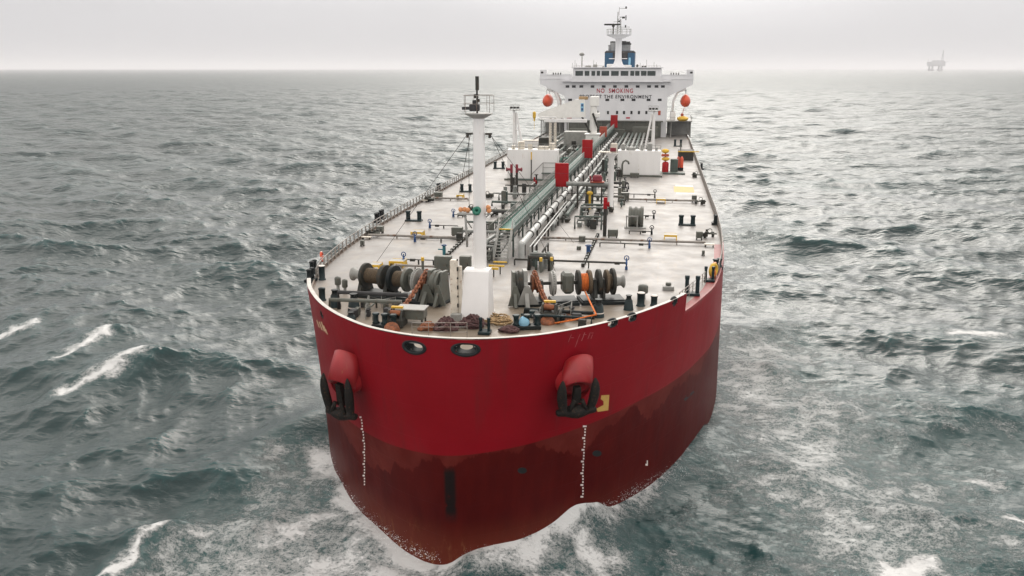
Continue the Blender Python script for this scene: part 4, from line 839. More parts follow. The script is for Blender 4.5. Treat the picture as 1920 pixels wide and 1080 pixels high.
double_bitt(895,918,603,629,'double bollard at the stem right of the hood'); double_bitt(1283,1312,522,556,'double bollard in the right bulwark recess with railing'); double_bitt(1320,1340,505,530,'double bollard in the right recess next to the orange buoy')
# mushroom vents
def vent(x, yt, yb, w_, label):
    p = D(x, yb); k = mpp(p); h_ = (yb-yt)*k*1.03; r_ = w_*k/2; t_ = thing('mushroom_vent', (p.x,p.y+.3,15), label, 'vent', 'grey mushroom vents'); c = V((p.x,p.y+.3,15))
    MB().lathe(c,(0,0,1),[(r_*.62,0),(r_*.55,.1),(r_*.5,h_*.5)],14).build('trunk', M['lgrey'], t_)
    MB().lathe(c+V((0,0,h_*.42)),(0,0,1),[(r_*.9,0),(r_,.08),(r_,h_*.45),(r_*.8,h_*.55),(.001,h_*.6)],16).build('cowl', M['grey'], t_)
vent(632,520,546,12,'grey mushroom vent, left one of the pair beside the left pedestal roller'); vent(645,525,551,11,'grey mushroom vent, right one of the pair beside the left pedestal roller'); vent(1205,535,562,19,'large grey mushroom vent on the right near the warping head')
vent(701,592,612,10,'small pale vent in front of the black roller fairlead')
# small hatch with cover
p = D(1253,545); t_ = thing('deck_hatch', (p.x,p.y,15), 'small grey deck hatch with a raised lid on the right fore deck', 'hatch'); MB().box((p.x,p.y+.4,15.18),(1.0,.9,.36),b=.05).build('coaming', M['lgrey'], t_); MB().box((p.x,p.y+.5,15.5),(.5,.5,.26),b=.08).build('lid', M['grey'], t_)
# bosun's box
p = D(768,612); k = mpp(p); t_ = thing('stowage_box', (p.x,p.y+.8,15), 'pale grey stowage box on legs before the left windlass', 'box'); MB().box((p.x,p.y+.8,15.85),(2.1,1.2,.75),b=.05).build('body', M['grey'], t_); MB().box((p.x,p.y+.8,16.27),(2.3,1.5,.1),b=.03).build('lid', M['lgrey'], t_)
for sx_ in (-1,1):
    for sy_ in (-1,1): MB().box((p.x+sx_*.9,p.y+.8+sy_*.5,15.24),(.12,.12,.48)).build('leg', M['dgrey'], t_)
# roller fairleads near the bulwark
def fairlead(x, yb, w_, label, rot=0, mt='teal', n_=3):
    p = D(x, yb); k = mpp(p); L_ = w_*k; t_ = thing('roller_fairlead', (p.x,p.y+.5,15), label, 'fairlead', 'black roller fairleads inside the bulwark'); ca, sa = math.cos(rot), math.sin(rot)
    MB().box((p.x,p.y+.5,15.16),(L_,.9,.32),rz=rot,b=.05).build('base', M['black'], t_)
    for i in range(n_):
        d_ = (i/(n_-1)-.5)*L_*.78; c = V((p.x+ca*d_,p.y+.5+sa*d_,15.3)); MB().lathe(c,(0,0,1),[(.26,0),(.3,.05),(.2,.18),(.2,.6),(.3,.75),(.22,.82)],14).build('roller', M[mt], t_)
fairlead(718,618,46,'black three roller fairlead before the stowage box', -.12); fairlead(986,620,52,'black roller fairlead with a pale blue roller right of the rope coil', .25); fairlead(1345,508,16,'small black fairlead beside the orange buoy at the right edge', .9, n_=2)
p = D(983,616); t_ = tag(MB().ell((p.x,p.y-.1,15.5),(.42,.42,.5),16,8,-.9).build('vent_dome', M['lblue'], origin=(p.x,p.y-.1,15)), 'pale blue domed cap among the black rollers at the bow', 'cap')
# coils and heaps
def coil(x, y, r_, label, mt, turns=6, name='rope_coil', cat='rope', mess=.1):
    p = D(x, y); pts = []; n_ = turns*22
    for i in range(n_): a_ = i*2*math.pi/22; rr = r_*(.35+.65*abs(math.sin(i*.037+.4)))*(1+rnd.uniform(-mess,mess)); pts.append((p.x+rr*math.cos(a_)*1.15,p.y+rr*math.sin(a_),15.08+.30*(i/n_)*(1+rnd.uniform(-.5,.5))))
    o = MB().tube(pts, .055, 6).build(name, M[mt], origin=(p.x,p.y,15)); return tag(o, label, cat, 'coiled ropes on the fore deck')
coil(928,602,1.05,'tan rope coil lying beside the white companionway hood','rope',8,mess=.22); coil(940,608,.7,'loose end of tan rope flaked beside its coil','rope',3,mess=.4)
def heap(x, y, r_, h_, label, mt):
    p = D(x, y); m_ = MB(); 
    for i in range(16):
        a_ = rnd.uniform(0,6.28); pts = []; cx_, cy_ = p.x+rnd.uniform(-.5,.5)*r_, p.y+rnd.uniform(-.4,.4)*r_; ro = r_*rnd.uniform(.25,.75)
        for k in range(15): an = a_+k*.45; q = math.hypot(cx_+ro*math.cos(an)-p.x, cy_+ro*math.sin(an)-p.y)/(1.2*r_); pts.append((cx_+ro*math.cos(an),cy_+ro*math.sin(an)*.8,15.08+h_*max(0,1-q*q)*rnd.uniform(.5,1)))
        m_.tube(pts, .09, 6)
    m_.ell((p.x,p.y,15),(r_*.9,r_*.7,h_*.75),12,6,0)
    return tag(m_.build('rope_heap', M[mt], origin=(p.x,p.y,15)), label, 'rope', 'heaps of rope at the bow')
heap(886,613,1.0,.9,'purple brown rope heap at the foot of the white hood','prope'); heap(838,618,.85,.95,'rust brown rope heap left of the pierced post','prope'); heap(803,618,.6,.55,'small rusty rope heap near the stowage box','rust'); heap(955,622,.7,.35,'low brown rope heap at the bulwark right of the bollards','prope'); heap(1052,598,.9,.3,'orange rope heap under the right guard rail','rust')
o = MB().tube([P2(.63)-V((0,0,.5))-side2*.5, D(1118,590,15.9), D(1075,600,15.5), D(1040,606,15.2)], .07).build('mooring_rope', M['orange'], origin=tuple(P2(.63))); tag(o, 'orange mooring rope led from the drum around the pedestal roller', 'rope')
# guard rails at the bow
def rail_run(pts, label, name='guard_rail', mt='railm', h_=1.05, step=1.6, r_=.028, group='guard rails on the fore deck', hs=(.35,.7,1.0)):
    pts = [V(p) for p in pts]; o = pts[0]; t_ = thing(name, tuple(o), label, 'railing', group); g = MB()
    for f_ in hs: g.tube([p+V((0,0,h_*f_)) for p in pts], r_ if f_ < 1 else r_*1.3, 5)
    g.build('rail', M[mt], t_); first = None
    for a_, b_ in zip(pts[:-1], pts[1:]):
        n_ = max(1, round((b_-a_).length/step))
        for k in range(n_):
            q = a_.lerp(b_, k/n_)
            if first is None: first = MB().cyl(q, q+V((0,0,h_)), r_*1.3, n=5).build('stanchion', M[mt], t_)
            else: c_ = first.copy(); C.objects.link(c_); c_.parent = t_; c_.location = q-o
    c_ = first.copy(); C.objects.link(c_); c_.parent = t_; c_.location = pts[-1]-o
    return t_
rail_run([D(773,632,15.6),D(804,632,15.6),D(845,632,15.6),D(876,632,15.6)], 'thin guard rail just inside the bulwark at the stem', step=1.4, r_=.022)
rail_run([D(686,600),D(693,572),D(716,578),D(742,574)], 'bent pipe guard rail around the left chain stopper', mt='lgrey'); rail_run([D(1012,602),D(1020,592),D(1046,598),D(1072,588),D(1070,600)], 'pipe guard rail around the right chain stopper', mt='lgrey')
rail_run([D(1273,572),D(1285,562),D(1305,545),D(1322,530)], 'short guard rail around the recessed bollards on the right', step=1.2)
# deck edge railings (thing > rail, stanchions)
def edge_rail(sg, s0, s1, label, st):
    pts = []; s_ = s0
    while s_ <= s1: pts.append(V((sg*(float(halfb(s_,DECK))-.22), float(ytip(DECK))+s_, DECK+.02))); s_ += st
    t_ = thing('guard_rail', tuple(pts[0]), label, 'railing', 'long guard rails along the ship sides'); g = MB()
    for z, r_ in ((.38,.03),(.72,.03),(1.12,.045)): g.tube([p+V((0,0,z)) for p in pts], r_, 5)
    g.build('rail', M['railm'], t_); first = None
    for p in pts:
        if first is None: first = MB().box(p+V((0,0,.58)),(.10,.20,1.16)).build('stanchion', M['railm'], t_)
        else: c_ = first.copy(); C.objects.link(c_); c_.parent = t_; c_.location = p-pts[0]
    return t_
edge_rail(-1, 22, 176, 'long weathered guard rail along the left edge of the deck', 1.6); edge_rail(1, 30, 190, 'long weathered guard rail along the right edge of the deck', 1.65)
# pedestal fairleads standing at the edges
for x, yb, lab in ((707,417,'dark roller fairlead in the left railing, nearer one'),(716,411,'dark roller fairlead in the left railing just aft of its twin'),(822,358,'single dark fairlead in the left railing left of the foremast'),(583,528,'dark fairlead at the end of the left bulwark'),(588,512,'slim dark fairlead at the front end of the left railing'),(1341,421,'dark fairlead in the right railing near the grey cabinet'),(1315,318,'dark fairlead at the right edge beside the white screen house')):
    p = D(x, yb); t_ = thing('edge_fairlead', (p.x,p.y,15), lab, 'fairlead', 'dark fairleads set in the side railings')
    MB().box((p.x,p.y,15.15),(.9,1.2,.3),b=.05).build('base', M['black'], t_)
    for dy_ in (-.35,.35): MB().lathe((p.x,p.y+dy_,15.3),(0,0,1),[(.2,0),(.26,.1),(.2,.2),(.2,.75),(.28,.85),(.15,.95)],12).build('roller', M['black'], t_)
# life buoys
def buoy(p, label, r_=.38, tilt=(1,.2,.1)):
    t_ = thing('life_buoy', tuple(p), label, 'life buoy', 'life buoys on the railings'); MB().torus(p, tilt, r_, .1, 20, 8).build('ring', M['boat'], t_)
    for k in range(4): MB().torus(p, tilt, r_, .104, 4, 8, a0=k*math.pi/2-.15, a1=k*math.pi/2+.15).build('band', M['markw'], t_)
buoy(D(604,492)+V((0,0,.6)), 'orange life buoy on the front of the left railing', .45)
for k in range(1):
    p = D(1337,522); t_ = thing('hose_reel', (p.x,p.y,15), 'yellow and orange hose reel by the right bulwark recess', 'hose reel'); MB().torus(p+V((0,.2,.75)),(.8,-.5,0),.5,.2,20,8).build('hose', M['yellow'], t_); g = MB(); g.box((p.x,p.y+.3,15.35),(.5,.4,.7),b=.05); g.box((p.x+.15,p.y+.9,15.7),(.3,.4,1.3),b=.05); g.build('stand', mat('orange box paint',(.55,.16,.03),.5,rust=.2), t_)
# ------------------------------------------------------------------ main deck: catwalk, pipes
CWX = lambda Y: -2.0+(Y-88)*.011
cw = thing('catwalk', (CWX(88),88,15), 'long raised grey catwalk with green walkway running aft along the deck', 'catwalk')
Ya, Yb_ = 88.0, 253.0; fz = 18.0; hw = .72
def rowp(Y, dx_, z): return V((CWX(Y)+dx_, Y, z))
g = MB(); g.add([rowp(Ya,-hw,fz),rowp(Ya,hw,fz),rowp(Yb_,hw,fz),rowp(Yb_,-hw,fz)]+[rowp(Ya,-hw,fz-.12),rowp(Ya,hw,fz-.12),rowp(Yb_,hw,fz-.12),rowp(Yb_,-hw,fz-.12)], [(0,1,2,3),(4,7,6,5),(0,4,5,1),(1,5,6,2),(3,7,4,0)]); g.build('walkway', M['green'], cw)
for sx_ in (-1,1):
    g = MB(); 
    for z in (.3,.5,.7,.9,1.1): g.tube([rowp(Ya,sx_*hw,fz+z),rowp(Yb_,sx_*hw,fz+z)], .045 if z > 1 else .03, 5)
    k = Ya
    while k <= Yb_: g.cyl(rowp(k,sx_*hw,fz),rowp(k,sx_*hw,fz+1.1),.045,n=5); k += 1.3
    g.build('handrail', M['pipel'] if sx_ > 0 else M['lgrey'], cw)
    g = MB(); a_, b_ = rowp(Ya,sx_*(hw+.02),fz-.2), rowp(Yb_,sx_*(hw+.02),fz-.2); g.add([a_+V((-.06,0,-.22)),a_+V((.06,0,-.22)),b_+V((.06,0,-.22)),b_+V((-.06,0,-.22)),a_+V((-.06,0,.3)),a_+V((.06,0,.3)),b_+V((.06,0,.3)),b_+V((-.06,0,.3))],[(0,3,2,1),(4,5,6,7),(0,1,5,4),(1,2,6,5),(2,3,7,6),(3,0,4,7)]); g.build('girder', M['rack'], cw)
    g = MB(); a_, b_ = rowp(Ya+1,sx_*hw,fz+.2), rowp(Yb_,sx_*hw,fz+.2)
    g.add([a_+V((sx_*.02,0,0)),b_+V((sx_*.02,0,0)),b_+V((sx_*.02,0,.34)),a_+V((sx_*.02,0,.34))],[(0,1,2,3)]); g.build('toe_board', M['green'], cw)
g = MB(); k = Ya+.3
while k <= Yb_:
    g.mark()
    for sx_ in (-1,1): g.box(rowp(k,sx_*(hw+.0),(15+fz-.4)/2)+V((0,0,0)),(.18,.18,fz-15.4)); 
    g.tube([rowp(k,-hw,15.3),rowp(k,hw,fz-.5)],.05,5); g.box(rowp(k,0,fz-.35),(1.6,.15,.2)); k += 6.0
g.each('trestle', M['rack'], cw)
g = MB(); n_ = 10
for k in range(n_): f_ = k/n_; g.box((CWX(88),Ya-.15-f_*3.0,fz-.25-f_*2.75),(1.3,.32,.06))
for sx_ in (-1,1):
    g.prism((CWX(88)+sx_*.7,0,0),(0,1,0),(0,0,1),[(Ya,fz),(Ya,fz-.35),(Ya-3.3,15),(Ya-3.3,15.35)],.07); g.tube([(CWX(88)+sx_*.7,Ya,fz+1.1),(CWX(88)+sx_*.7,Ya-3.3,16.1),(CWX(88)+sx_*.7,Ya-3.3,15)],.04,6); g.tube([(CWX(88)+sx_*.7,Ya,fz+.55),(CWX(88)+sx_*.7,Ya-3.3,15.55)],.03,6)
g.build('stair', M['lgrey'], cw)
g = MB(); g.mark(); g.box((CWX(88),Ya+.02,fz+.03),(1.4,.2,.1)); g.mark(); g.box((CWX(88),Ya-3.25,15.3),(1.4,.25,.1)); g.each('nosing', M['yellow'], cw)
# red screens on the catwalk
def red_screen(x0, x1, y0, y1, label, mt='red', zf=18.0, dep=.5):
    p = D((x0+x1)/2, y1, zf); k = mpp(p); w_ = (x1-x0)*k; h_ = (y1-y0)*k/math.cos(PITCH)*.985; t_ = thing('fire_station_screen', (p.x,p.y,zf), label, 'screen', 'red screens standing along the catwalk')
    MB().box((p.x,p.y+dep/2,zf+h_/2),(w_,dep,h_),b=.06).build('panel', M[mt], t_)
    g = MB(); 
    for sx_ in (-1,1): g.mark(); g.cyl((p.x+sx_*w_*.42,p.y+dep+.25,zf-.5),(p.x+sx_*w_*.42,p.y+dep+.05,zf+h_*.95),.06,n=6)
    g.each('bracket', M['dgrey'], t_)
    g = MB(); g.box((p.x,p.y-.03,zf+h_*.58),(w_*.98,.05,.05)); g.build('seam', M['maroon'], t_); return t_
red_screen(1040,1065.5,307,350.5,'tall bright red screen, nearest one on the catwalk'); red_screen(1091,1110.5,263,296.5,'bright red screen on the catwalk in front of the crane'); red_screen(1144.5,1157.5,216.5,239.5,'small red screen farthest aft on the catwalk'); red_screen(1124,1137.5,238,257,'faded brick red screen beside the crane column','brick')
# big lagged cargo pipe and small bright lines right of the catwalk
def pipe_run(name, x_off, z, r_, Y0, Y1, label, mt='pipe', drop=True, band=None, cat='pipe'):
    t_ = thing(name, (CWX(Y0)+x_off,Y0,15), label, cat, 'pipes running along the deck beside the catwalk'); a_, b_ = rowp(Y0,x_off,z), rowp(Y1,x_off,z); g = MB(); g.cyl(a_,b_,r_,n=14); g.build('barrel', M[mt], t_)
    if band:
        g = MB(); Y_ = Y0+band
        while Y_ < Y1: g.mark(); g.cyl(rowp(Y_,x_off,z),rowp(Y_+.3,x_off,z),r_*1.25,n=14); Y_ += band
        g.each('flange', M['dgrey'], t_)
    if drop: g = MB(); g.ell(a_,(r_,r_,r_),12,8); g.cyl(a_,(a_.x,a_.y,15),r_*.98,n=14); g.build('riser', M[mt], t_)
    g = MB(); Y_ = Y0+2
    while Y_ < Y1: g.mark(); g.box((CWX(Y_)+x_off,Y_,(15+z-r_)/2),(.2,.25,z-r_-15)); Y_ += 9
    g.each('support', M['dgrey'], t_)
pipe_run('cargo_pipe', 1.75, 16.7, .34, 87.2, 246, 'thick pale lagged pipe running aft right of the catwalk','pipel', band=5.5)
pipe_run('steam_pipe', 2.55, 16.35, .07, 87.6, 120, 'left one of two thin bright pipes right of the thick pipe','pipel'); pipe_run('steam_pipe', 2.95, 16.35, .07, 87.6, 120, 'right one of two thin bright pipes right of the thick pipe','pipel')
pipe_run('cargo_pipe', 2.75, 15.8, .26, 104, 246, 'dark grey deck pipe low beside the thick pale pipe','pipe', band=9)
pipe_run('cargo_pipe', 3.5, 15.75, .26, 112, 246, 'dark grey deck pipe second from the thick pale pipe','rack', band=8)
pipe_run('cargo_pipe', -1.6, 16.2, .24, 90, 246, 'grey pipe running aft close to the left of the catwalk','pipe', band=7)
pipe_run('cargo_pipe', -2.4, 15.7, .2, 96, 246, 'thin grey pipe running aft farthest left of the catwalk','rack', band=7)
# left stub pipe with bend beside the stair
t_ = thing('vent_pipe', (-3.6,87,15), 'grey bent pipe on legs left of the catwalk stair', 'pipe'); g = MB(); g.tube([(-3.9,87,15),(-3.9,87,16.6),(-3.8,87.6,16.9),(-3.5,90,16.95)],.2,10); g.build('barrel', M['pipe'], t_); g = MB(); g.box((-3.3,87.2,16.55),(1.6,.3,.2)); g.cyl((-2.8,87.2,15),(-2.8,87.2,16.5),.07); g.cyl((-3.3,87.2,15),(-3.3,87.2,16.5),.07); g.build('frame', M['dgrey'], t_)
# manifold bank aft
mf = thing('pipe_manifold', (6,205,15), 'bank of grey green cargo pipes with pale valves before the accommodation', 'manifold')
for k in range(7):
    x = 3.6+k*1.05; g = MB(); g.cyl((x,196+k*.5,16.5),(x,250,16.5),.3,n=12); g.build('pipe', M['pipe'] if k % 2 else M['rack'], mf)
for k in range(6):
    x = 3.8+k*1.15; g = MB(); g.ell((x,195,16.7),(.42,.5,.42),10,6); g.cyl((x,195,16.7),(x,195,17.6),.08); g.torus((x,195,17.6),(0,0,1),.26,.04,14,4); g.build('valve', M['pipel'], mf)
g = MB()
for k in range(6): g.box((6.8,198+k*9,16.1),(8,.2,.18)); g.box((3,198+k*9,15.6),(.2,.2,1.2)); g.box((10.6,198+k*9,15.6),(.2,.2,1.2))
g.build('saddle', M['dgrey'], mf)
g = MB(); g.box((6.8,193,17.0),(9.5,1.4,.12))
for k in range(7): g.cyl((2.3+k*1.5,192.4,15),(2.3+k*1.5,192.4,18.1),.05,n=5)
g.tube([(2.2,192.4,18.1),(11.5,192.4,18.1)],.04); g.build('platform', M['rack'], mf)
mf2 = thing('pipe_manifold', (-9,200,15), 'tangle of grey pipes and valves left of the crane column', 'manifold')
for k in range(6):
    x = -13+k*1.6; g = MB(); g.tube([(x,180,15),(x,180,16.3),(x,183,16.6),(x,248,16.6)],.26,10); g.build('pipe', M['rack'] if k % 2 else M['pipe'], mf2)
    g = MB(); g.ell((x,186+k,16.8),(.42,.5,.42),10,6); g.cyl((x,186+k,16.8),(x,186+k,17.8),.08); g.torus((x,186+k,17.8),(0,0,1),.28,.05,14,4); g.build('valve', M['dgrey'], mf2)
for k in range(26):
    x, Y = rnd.uniform(-15,-4), rnd.uniform(178,246); g = MB(); g.box((x,Y,15.7+rnd.uniform(0,.8)),(rnd.uniform(.4,1.4),rnd.uniform(.4,1.4),rnd.uniform(.8,2.0)),b=.05); g.build('valve_block', M[rnd.choice(('grey','dgrey','lgrey','rack'))], mf2)
# cross-deck pipes with blue hand valves and yellow step-overs
def cross(x0, x1, y, label, z=15.45, r_=.1, mt='dgrey', dy=0, legs=3.0, valve=None, vside=1):
    a_, b_ = D(x0,y,z), D(x1,y+dy,z); b_.y = a_.y if dy == 0 else b_.y; t_ = thing('deck_pipe', tuple(((a_+b_)/2).xy)+(15,), label, 'pipe', 'pipes crossing the deck')
    MB().cyl(a_,b_,r_,n=10).build('barrel', M[mt], t_); g = MB(); n_ = max(2,int((b_-a_).length/legs))
    for k in range(n_+1): q = a_.lerp(b_,k/n_); g.mark(); g.box((q.x,q.y,(15+z)/2),(.12,.2,z-15))
    g.each('support', M[mt], t_)
    if valve:
        q = b_ if vside > 0 else a_; g = MB(); g.lathe((q.x-vside*.1,q.y,z),(vside,0,0),[(.1,0),(.28,.06),(.28,.16),(.1,.2)],14); g.cyl((q.x,q.y,z),(q.x,q.y,z+.55),.06); g.torus((q.x,q.y,z+.5),(0,1,0),.22,.05,14,5); g.box((q.x,q.y,15.2),(.25,.25,.4)); g.build('valve', M[valve], t_)
        g = MB(); q2 = q-V((vside*.9,0,0)); g.box((q2.x,q2.y,z-.05),(.5,.22,.25)); g.build('coupling', M['dgrey'], t_)
cross(965,1176,486,'dark pipe across the right deck ending in a blue valve behind the windlass',z=15.7,valve='blue'); cross(757,815,486,'thin pipe across the left deck with a blue valve before the grey cabinet',z=15.6,r_=.05,valve='blue',vside=-1); cross(742,818,497,'yellow brown pipe across the left deck behind the left windlass',z=15.35,r_=.11,mt='railm')
cross(1010,1320,445,'long brown pipe crossing the right deck through the yellow step',z=15.35,r_=.14,mt='railm'); cross(690,860,440,'long brown pipe crossing the left deck to the grey cabinet',z=15.35,r_=.14,mt='railm')
cross(1125,1218,455,'thin pipe on the right deck with a dark blue valve below the pipe step',z=15.5,r_=.05,valve='blue'); cross(778,880,446,'thin pipe on the left deck with a dark blue valve beside the brown pipe',z=15.5,r_=.05,valve='blue',vside=-1)
cross(1165,1308,373,'brown pipe crossing the right deck behind the hose drum',z=15.35,r_=.15,mt='railm'); cross(1150,1228,363,'thin rail pipe before the right white screen house with valve',z=15.6,r_=.06,valve='dgrey'); cross(812,880,371,'brown pipe crossing the left deck behind the foremast',z=15.35,r_=.15,mt='railm'); cross(925,1000,362,'grey pipe left of the catwalk near the maroon vent posts',z=15.6,r_=.12,mt='pipe')
cross(1195,1226,404,'short pipe with dark valve right of the hose drum',z=15.4,r_=.05,valve='black'); cross(1180,1222,433,'short pipe with dark valve in front of the hose drum',z=15.4,r_=.05,valve='black'); cross(806,860,422,'short pipe with dark blue valve left of the foremast',z=15.4,r_=.05,valve='blue',vside=-1); cross(850,868,402,'stub pipe with blue valve beside the mast lamp platform',z=15.4,r_=.05,valve='blue',vside=-1)
# longitudinal chain-like hose lines
def hose(p0, p1, label, r_=.11):
    a_, b_ = D(*p0,15.25), D(*p1,15.25); t_ = thing('jointed_pipe', tuple(a_), label, 'pipe', 'jointed pipes lying along the deck'); g = MB(); g.cyl(a_,b_,r_*.7,n=8); g.build('barrel', M['pipe'], t_); g = MB(); n_ = max(3,int((b_-a_).length/1.3))
    for k in range(n_+1): q = a_.lerp(b_,k/n_); g.mark(); g.box((q.x,q.y,15.25),(.34,.28,.34),b=.04)
    g.each('coupling', M['dgrey'], t_)
hose((1093,497),(1121,440),'jointed pipe lying fore and aft on the right deck under the blue valve'); hose((838,478),(882,436),'jointed pipe lying fore and aft left of the foremast'); 
p = D(1103,477); o = thing('hand_valve', (p.x,p.y,15), 'blue hand valve standing on the right jointed pipe', 'valve'); g = MB(); g.box((p.x,p.y,15.45),(.4,.4,.9),b=.05); g.build('body', M['blue'], o); MB().torus((p.x,p.y,15.95),(0,0,1),.3,.06,16,5).build('wheel', M['blue'], o)
p = D(833,481); o = thing('hand_valve', (p.x,p.y,15), 'teal hand valve standing behind the left grey cabinet', 'valve'); g = MB(); g.box((p.x,p.y,15.6),(.3,.3,1.2),b=.05); g.box((p.x-.35,p.y,15.75),(.6,.12,.12)); g.build('body', mat('teal valve paint',(.02,.13,.16),.4), o); MB().torus((p.x,p.y,16.2),(0,0,1),.25,.05,16,5).build('wheel', M['blue'], o)
# yellow step-overs
def step(x, y, w_, label):
    p = D(x, y); k = mpp(p); L_ = w_*k; t_ = thing('pipe_step', (p.x,p.y+.8,15), label, 'step', 'yellow step platforms over the pipes'); MB().box((p.x,p.y+.8,15.62),(L_,1.2,.06)).build('tread', M['lgrey'], t_)
    for sy_ in (-.65,.65): MB().box((p.x,p.y+.8+sy_,15.56),(L_,.1,.22)).build('edge', M['yellow'], t_)
    for sx_ in (-1,1): MB().prism((p.x+sx_*L_*.47,p.y+.8,15),(0,1,0),(0,0,1),[(-.9,0),(.9,0),(.6,.6),(-.6,.6)],.08).build('side', M['yellow'], t_)
step(1257,452,24,'yellow edged step over the brown pipe right of the hose drum'); step(1239,382,17,'yellow edged step over the pipe left of the yellow deck mark'); step(780,446,22,'yellow edged step over the brown pipe on the left deck'); step(861,374,12,'yellow edged step beside the foremast column'); step(742,503,28,'yellow step platform behind the left windlass'); step(700,510,20,'yellow bent step plate beside the brown drums')
p = D(935,516); g = MB(); t_ = thing('barrier', (p.x,p.y,15), 'yellow topped barrier rails at the foot of the catwalk stair', 'barrier'); g.box((p.x-.2,p.y,15.9),(1.5,.12,.16)); g.box((p.x-.6,p.y-1.2,15.9),(1.6,.12,.2)); g.build('rail', M['yellow'], t_); g = MB()
for dx_ in (-.9,.5): g.box((p.x-.2+dx_*.7,p.y,15.45),(.1,.1,.9)); g.box((p.x-.6+dx_*.7,p.y-1.2,15.45),(.1,.1,.9))
g.build('leg', M['dgrey'], t_)
for x, y, lab in ((1014,513,'short yellow topped post right of the chain, left one'),(1034,512,'yellow and grey post right of the chain, right one'),(793,512,'yellow topped post left of the grey cabinet')):
    p = D(x, y); t_ = thing('marker_post', (p.x,p.y,15), lab, 'post', 'yellow topped marker posts'); MB().cyl((p.x,p.y,15),(p.x,p.y,16.2),.13,n=10).build('stem', M['grey'], t_); MB().cyl((p.x,p.y,16.2),(p.x,p.y,16.55),.15,n=10).build('tip', M['yellow'], t_)
# ------------------------------------------------------------------ main deck fittings
# big grey hose drum housing
p = D(1189,430); t_ = thing('hose_drum', (p.x,p.y+1,15), 'big grey ribbed hose drum in a frame on the right deck', 'hose drum'); r_ = 1.3
g = MB(); c = V((p.x+.25,p.y+1.2,16.35)); g.lathe(c-V((1.0,0,0)),(1,.0,0),[(r_*.9,0),(r_,.1),(r_,.3),(r_*.86,.34),(r_*.86,.7),(r_*.98,.75),(r_*.98,1.0),(r_*.86,1.05),(r_*.86,1.4),(r_,1.45),(r_,1.75),(r_*.9,1.8)],26); g.build('drum', M['grey'], t_)
g = MB()
for dx_ in (-.95,.35): g.box((p.x+dx_,p.y,15.8),(.14,.14,1.6))
g.box((p.x-.3,p.y,16.6),(1.5,.16,.16)); g.box((p.x-.3,p.y,15.1),(1.7,.2,.2)); g.box((p.x+.1,p.y+1.2,15.12),(2.6,2.2,.24),b=.04); g.build('frame', M['lgrey'], t_)
# grey cabinets about the deck
cabinet(1139,1158,431,448,.9,'grey cabinet on the right deck left of the hose drum'); cabinet(1164,1179,362,378,1.0,'grey box before the right white screen house'); cabinet(1305,1317,435,451,.8,'grey cabinet near the right railing by the long brown pipe'); cabinet(1297,1306,367,380,.8,'small grey cabinet near the right railing aft of the bollard'); cabinet(846,866,427,446,.9,'grey cabinet left of the foremast on the brown pipe'); cabinet(705,717,425,439,.8,'pale grey locker at the left railing'); cabinet(814,828,361,374,.9,'grey locker at the left railing nearer the foremast'); cabinet(1181,1198,325,334,.8,'low grey box at the foot of the right white screen house')
cabinet(1316,1321,470,480,.4,'tiny grey valve box by the right railing ahead of the cabinet', legs=.1); cabinet(675,682,451,462,.4,'tiny grey valve box on the left deck inside the railing', legs=.1); cabinet(1085,1097,443,455,.6,'small grey pump box beside the right jointed pipe', legs=.1); cabinet(1081,1089,462,470,.5,'small grey square box in front of the pump box', legs=.08)
def block_set(x, y, label):
    p = D(x, y); t_ = thing('valve_cluster', (p.x,p.y,15), label, 'valves', 'valve clusters beside the railings'); g = MB()
    for k in range(5): g.box((p.x+rnd.uniform(-.6,.6),p.y+rnd.uniform(-.5,.8),15.35+rnd.uniform(-.1,.2)),(rnd.uniform(.25,.5),.3,rnd.uniform(.4,.8)),b=.04)
    g.build('body', M['dgrey'], t_); g = MB(); g.cyl((p.x-.8,p.y,15.5),(p.x+.8,p.y,15.5),.1); g.torus((p.x,p.y-.4,15.9),(0,1,0),.24,.05,14,5); g.build('wheel', M['grey'], t_)
block_set(1330,446,'dark valve cluster at the right railing beside the grey cabinet'); block_set(1313,384,'dark valve cluster at the right railing near the small cabinet'); block_set(1305,333,'dark valve cluster at the right railing beside the white screen house'); block_set(700,444,'grey valve cluster at the left railing beside the pale locker'); block_set(805,379,'grey valve cluster at the left railing near the far locker'); block_set(1140,398,'dark valve cluster at the foot of the white lamp post'); block_set(1032,411,'dark valve cluster right of the thick pale pipe'); block_set(1058,418,'grey valve cluster at the foot of the pipe gantry')
block_set(885,398,'grey valve cluster just left of the mast lamp platform'); block_set(915,372,'grey valve cluster between foremast and catwalk'); block_set(930,405,'grey valve cluster beside the catwalk near its stair')
# ladder platform bench by the railings
for x, y, lab in ((1330,463,'low pale bench plate at the right railing'),(687,449,'low pale bench plate at the left railing'),(795,379,'low pale bench plate at the left railing farther aft')):
    p = D(x, y); t_ = thing('bench_plate', (p.x,p.y,15), lab, 'plate', 'low plates inside the railings'); MB().box((p.x,p.y,15.3),(1.1,.5,.1)).build('top', M['cream'], t_); g = MB(); g.mark(); g.box((p.x-.4,p.y,15.13),(.1,.4,.26)); g.mark(); g.box((p.x+.4,p.y,15.13),(.1,.4,.26)); g.each('leg', M['dgrey'], t_)
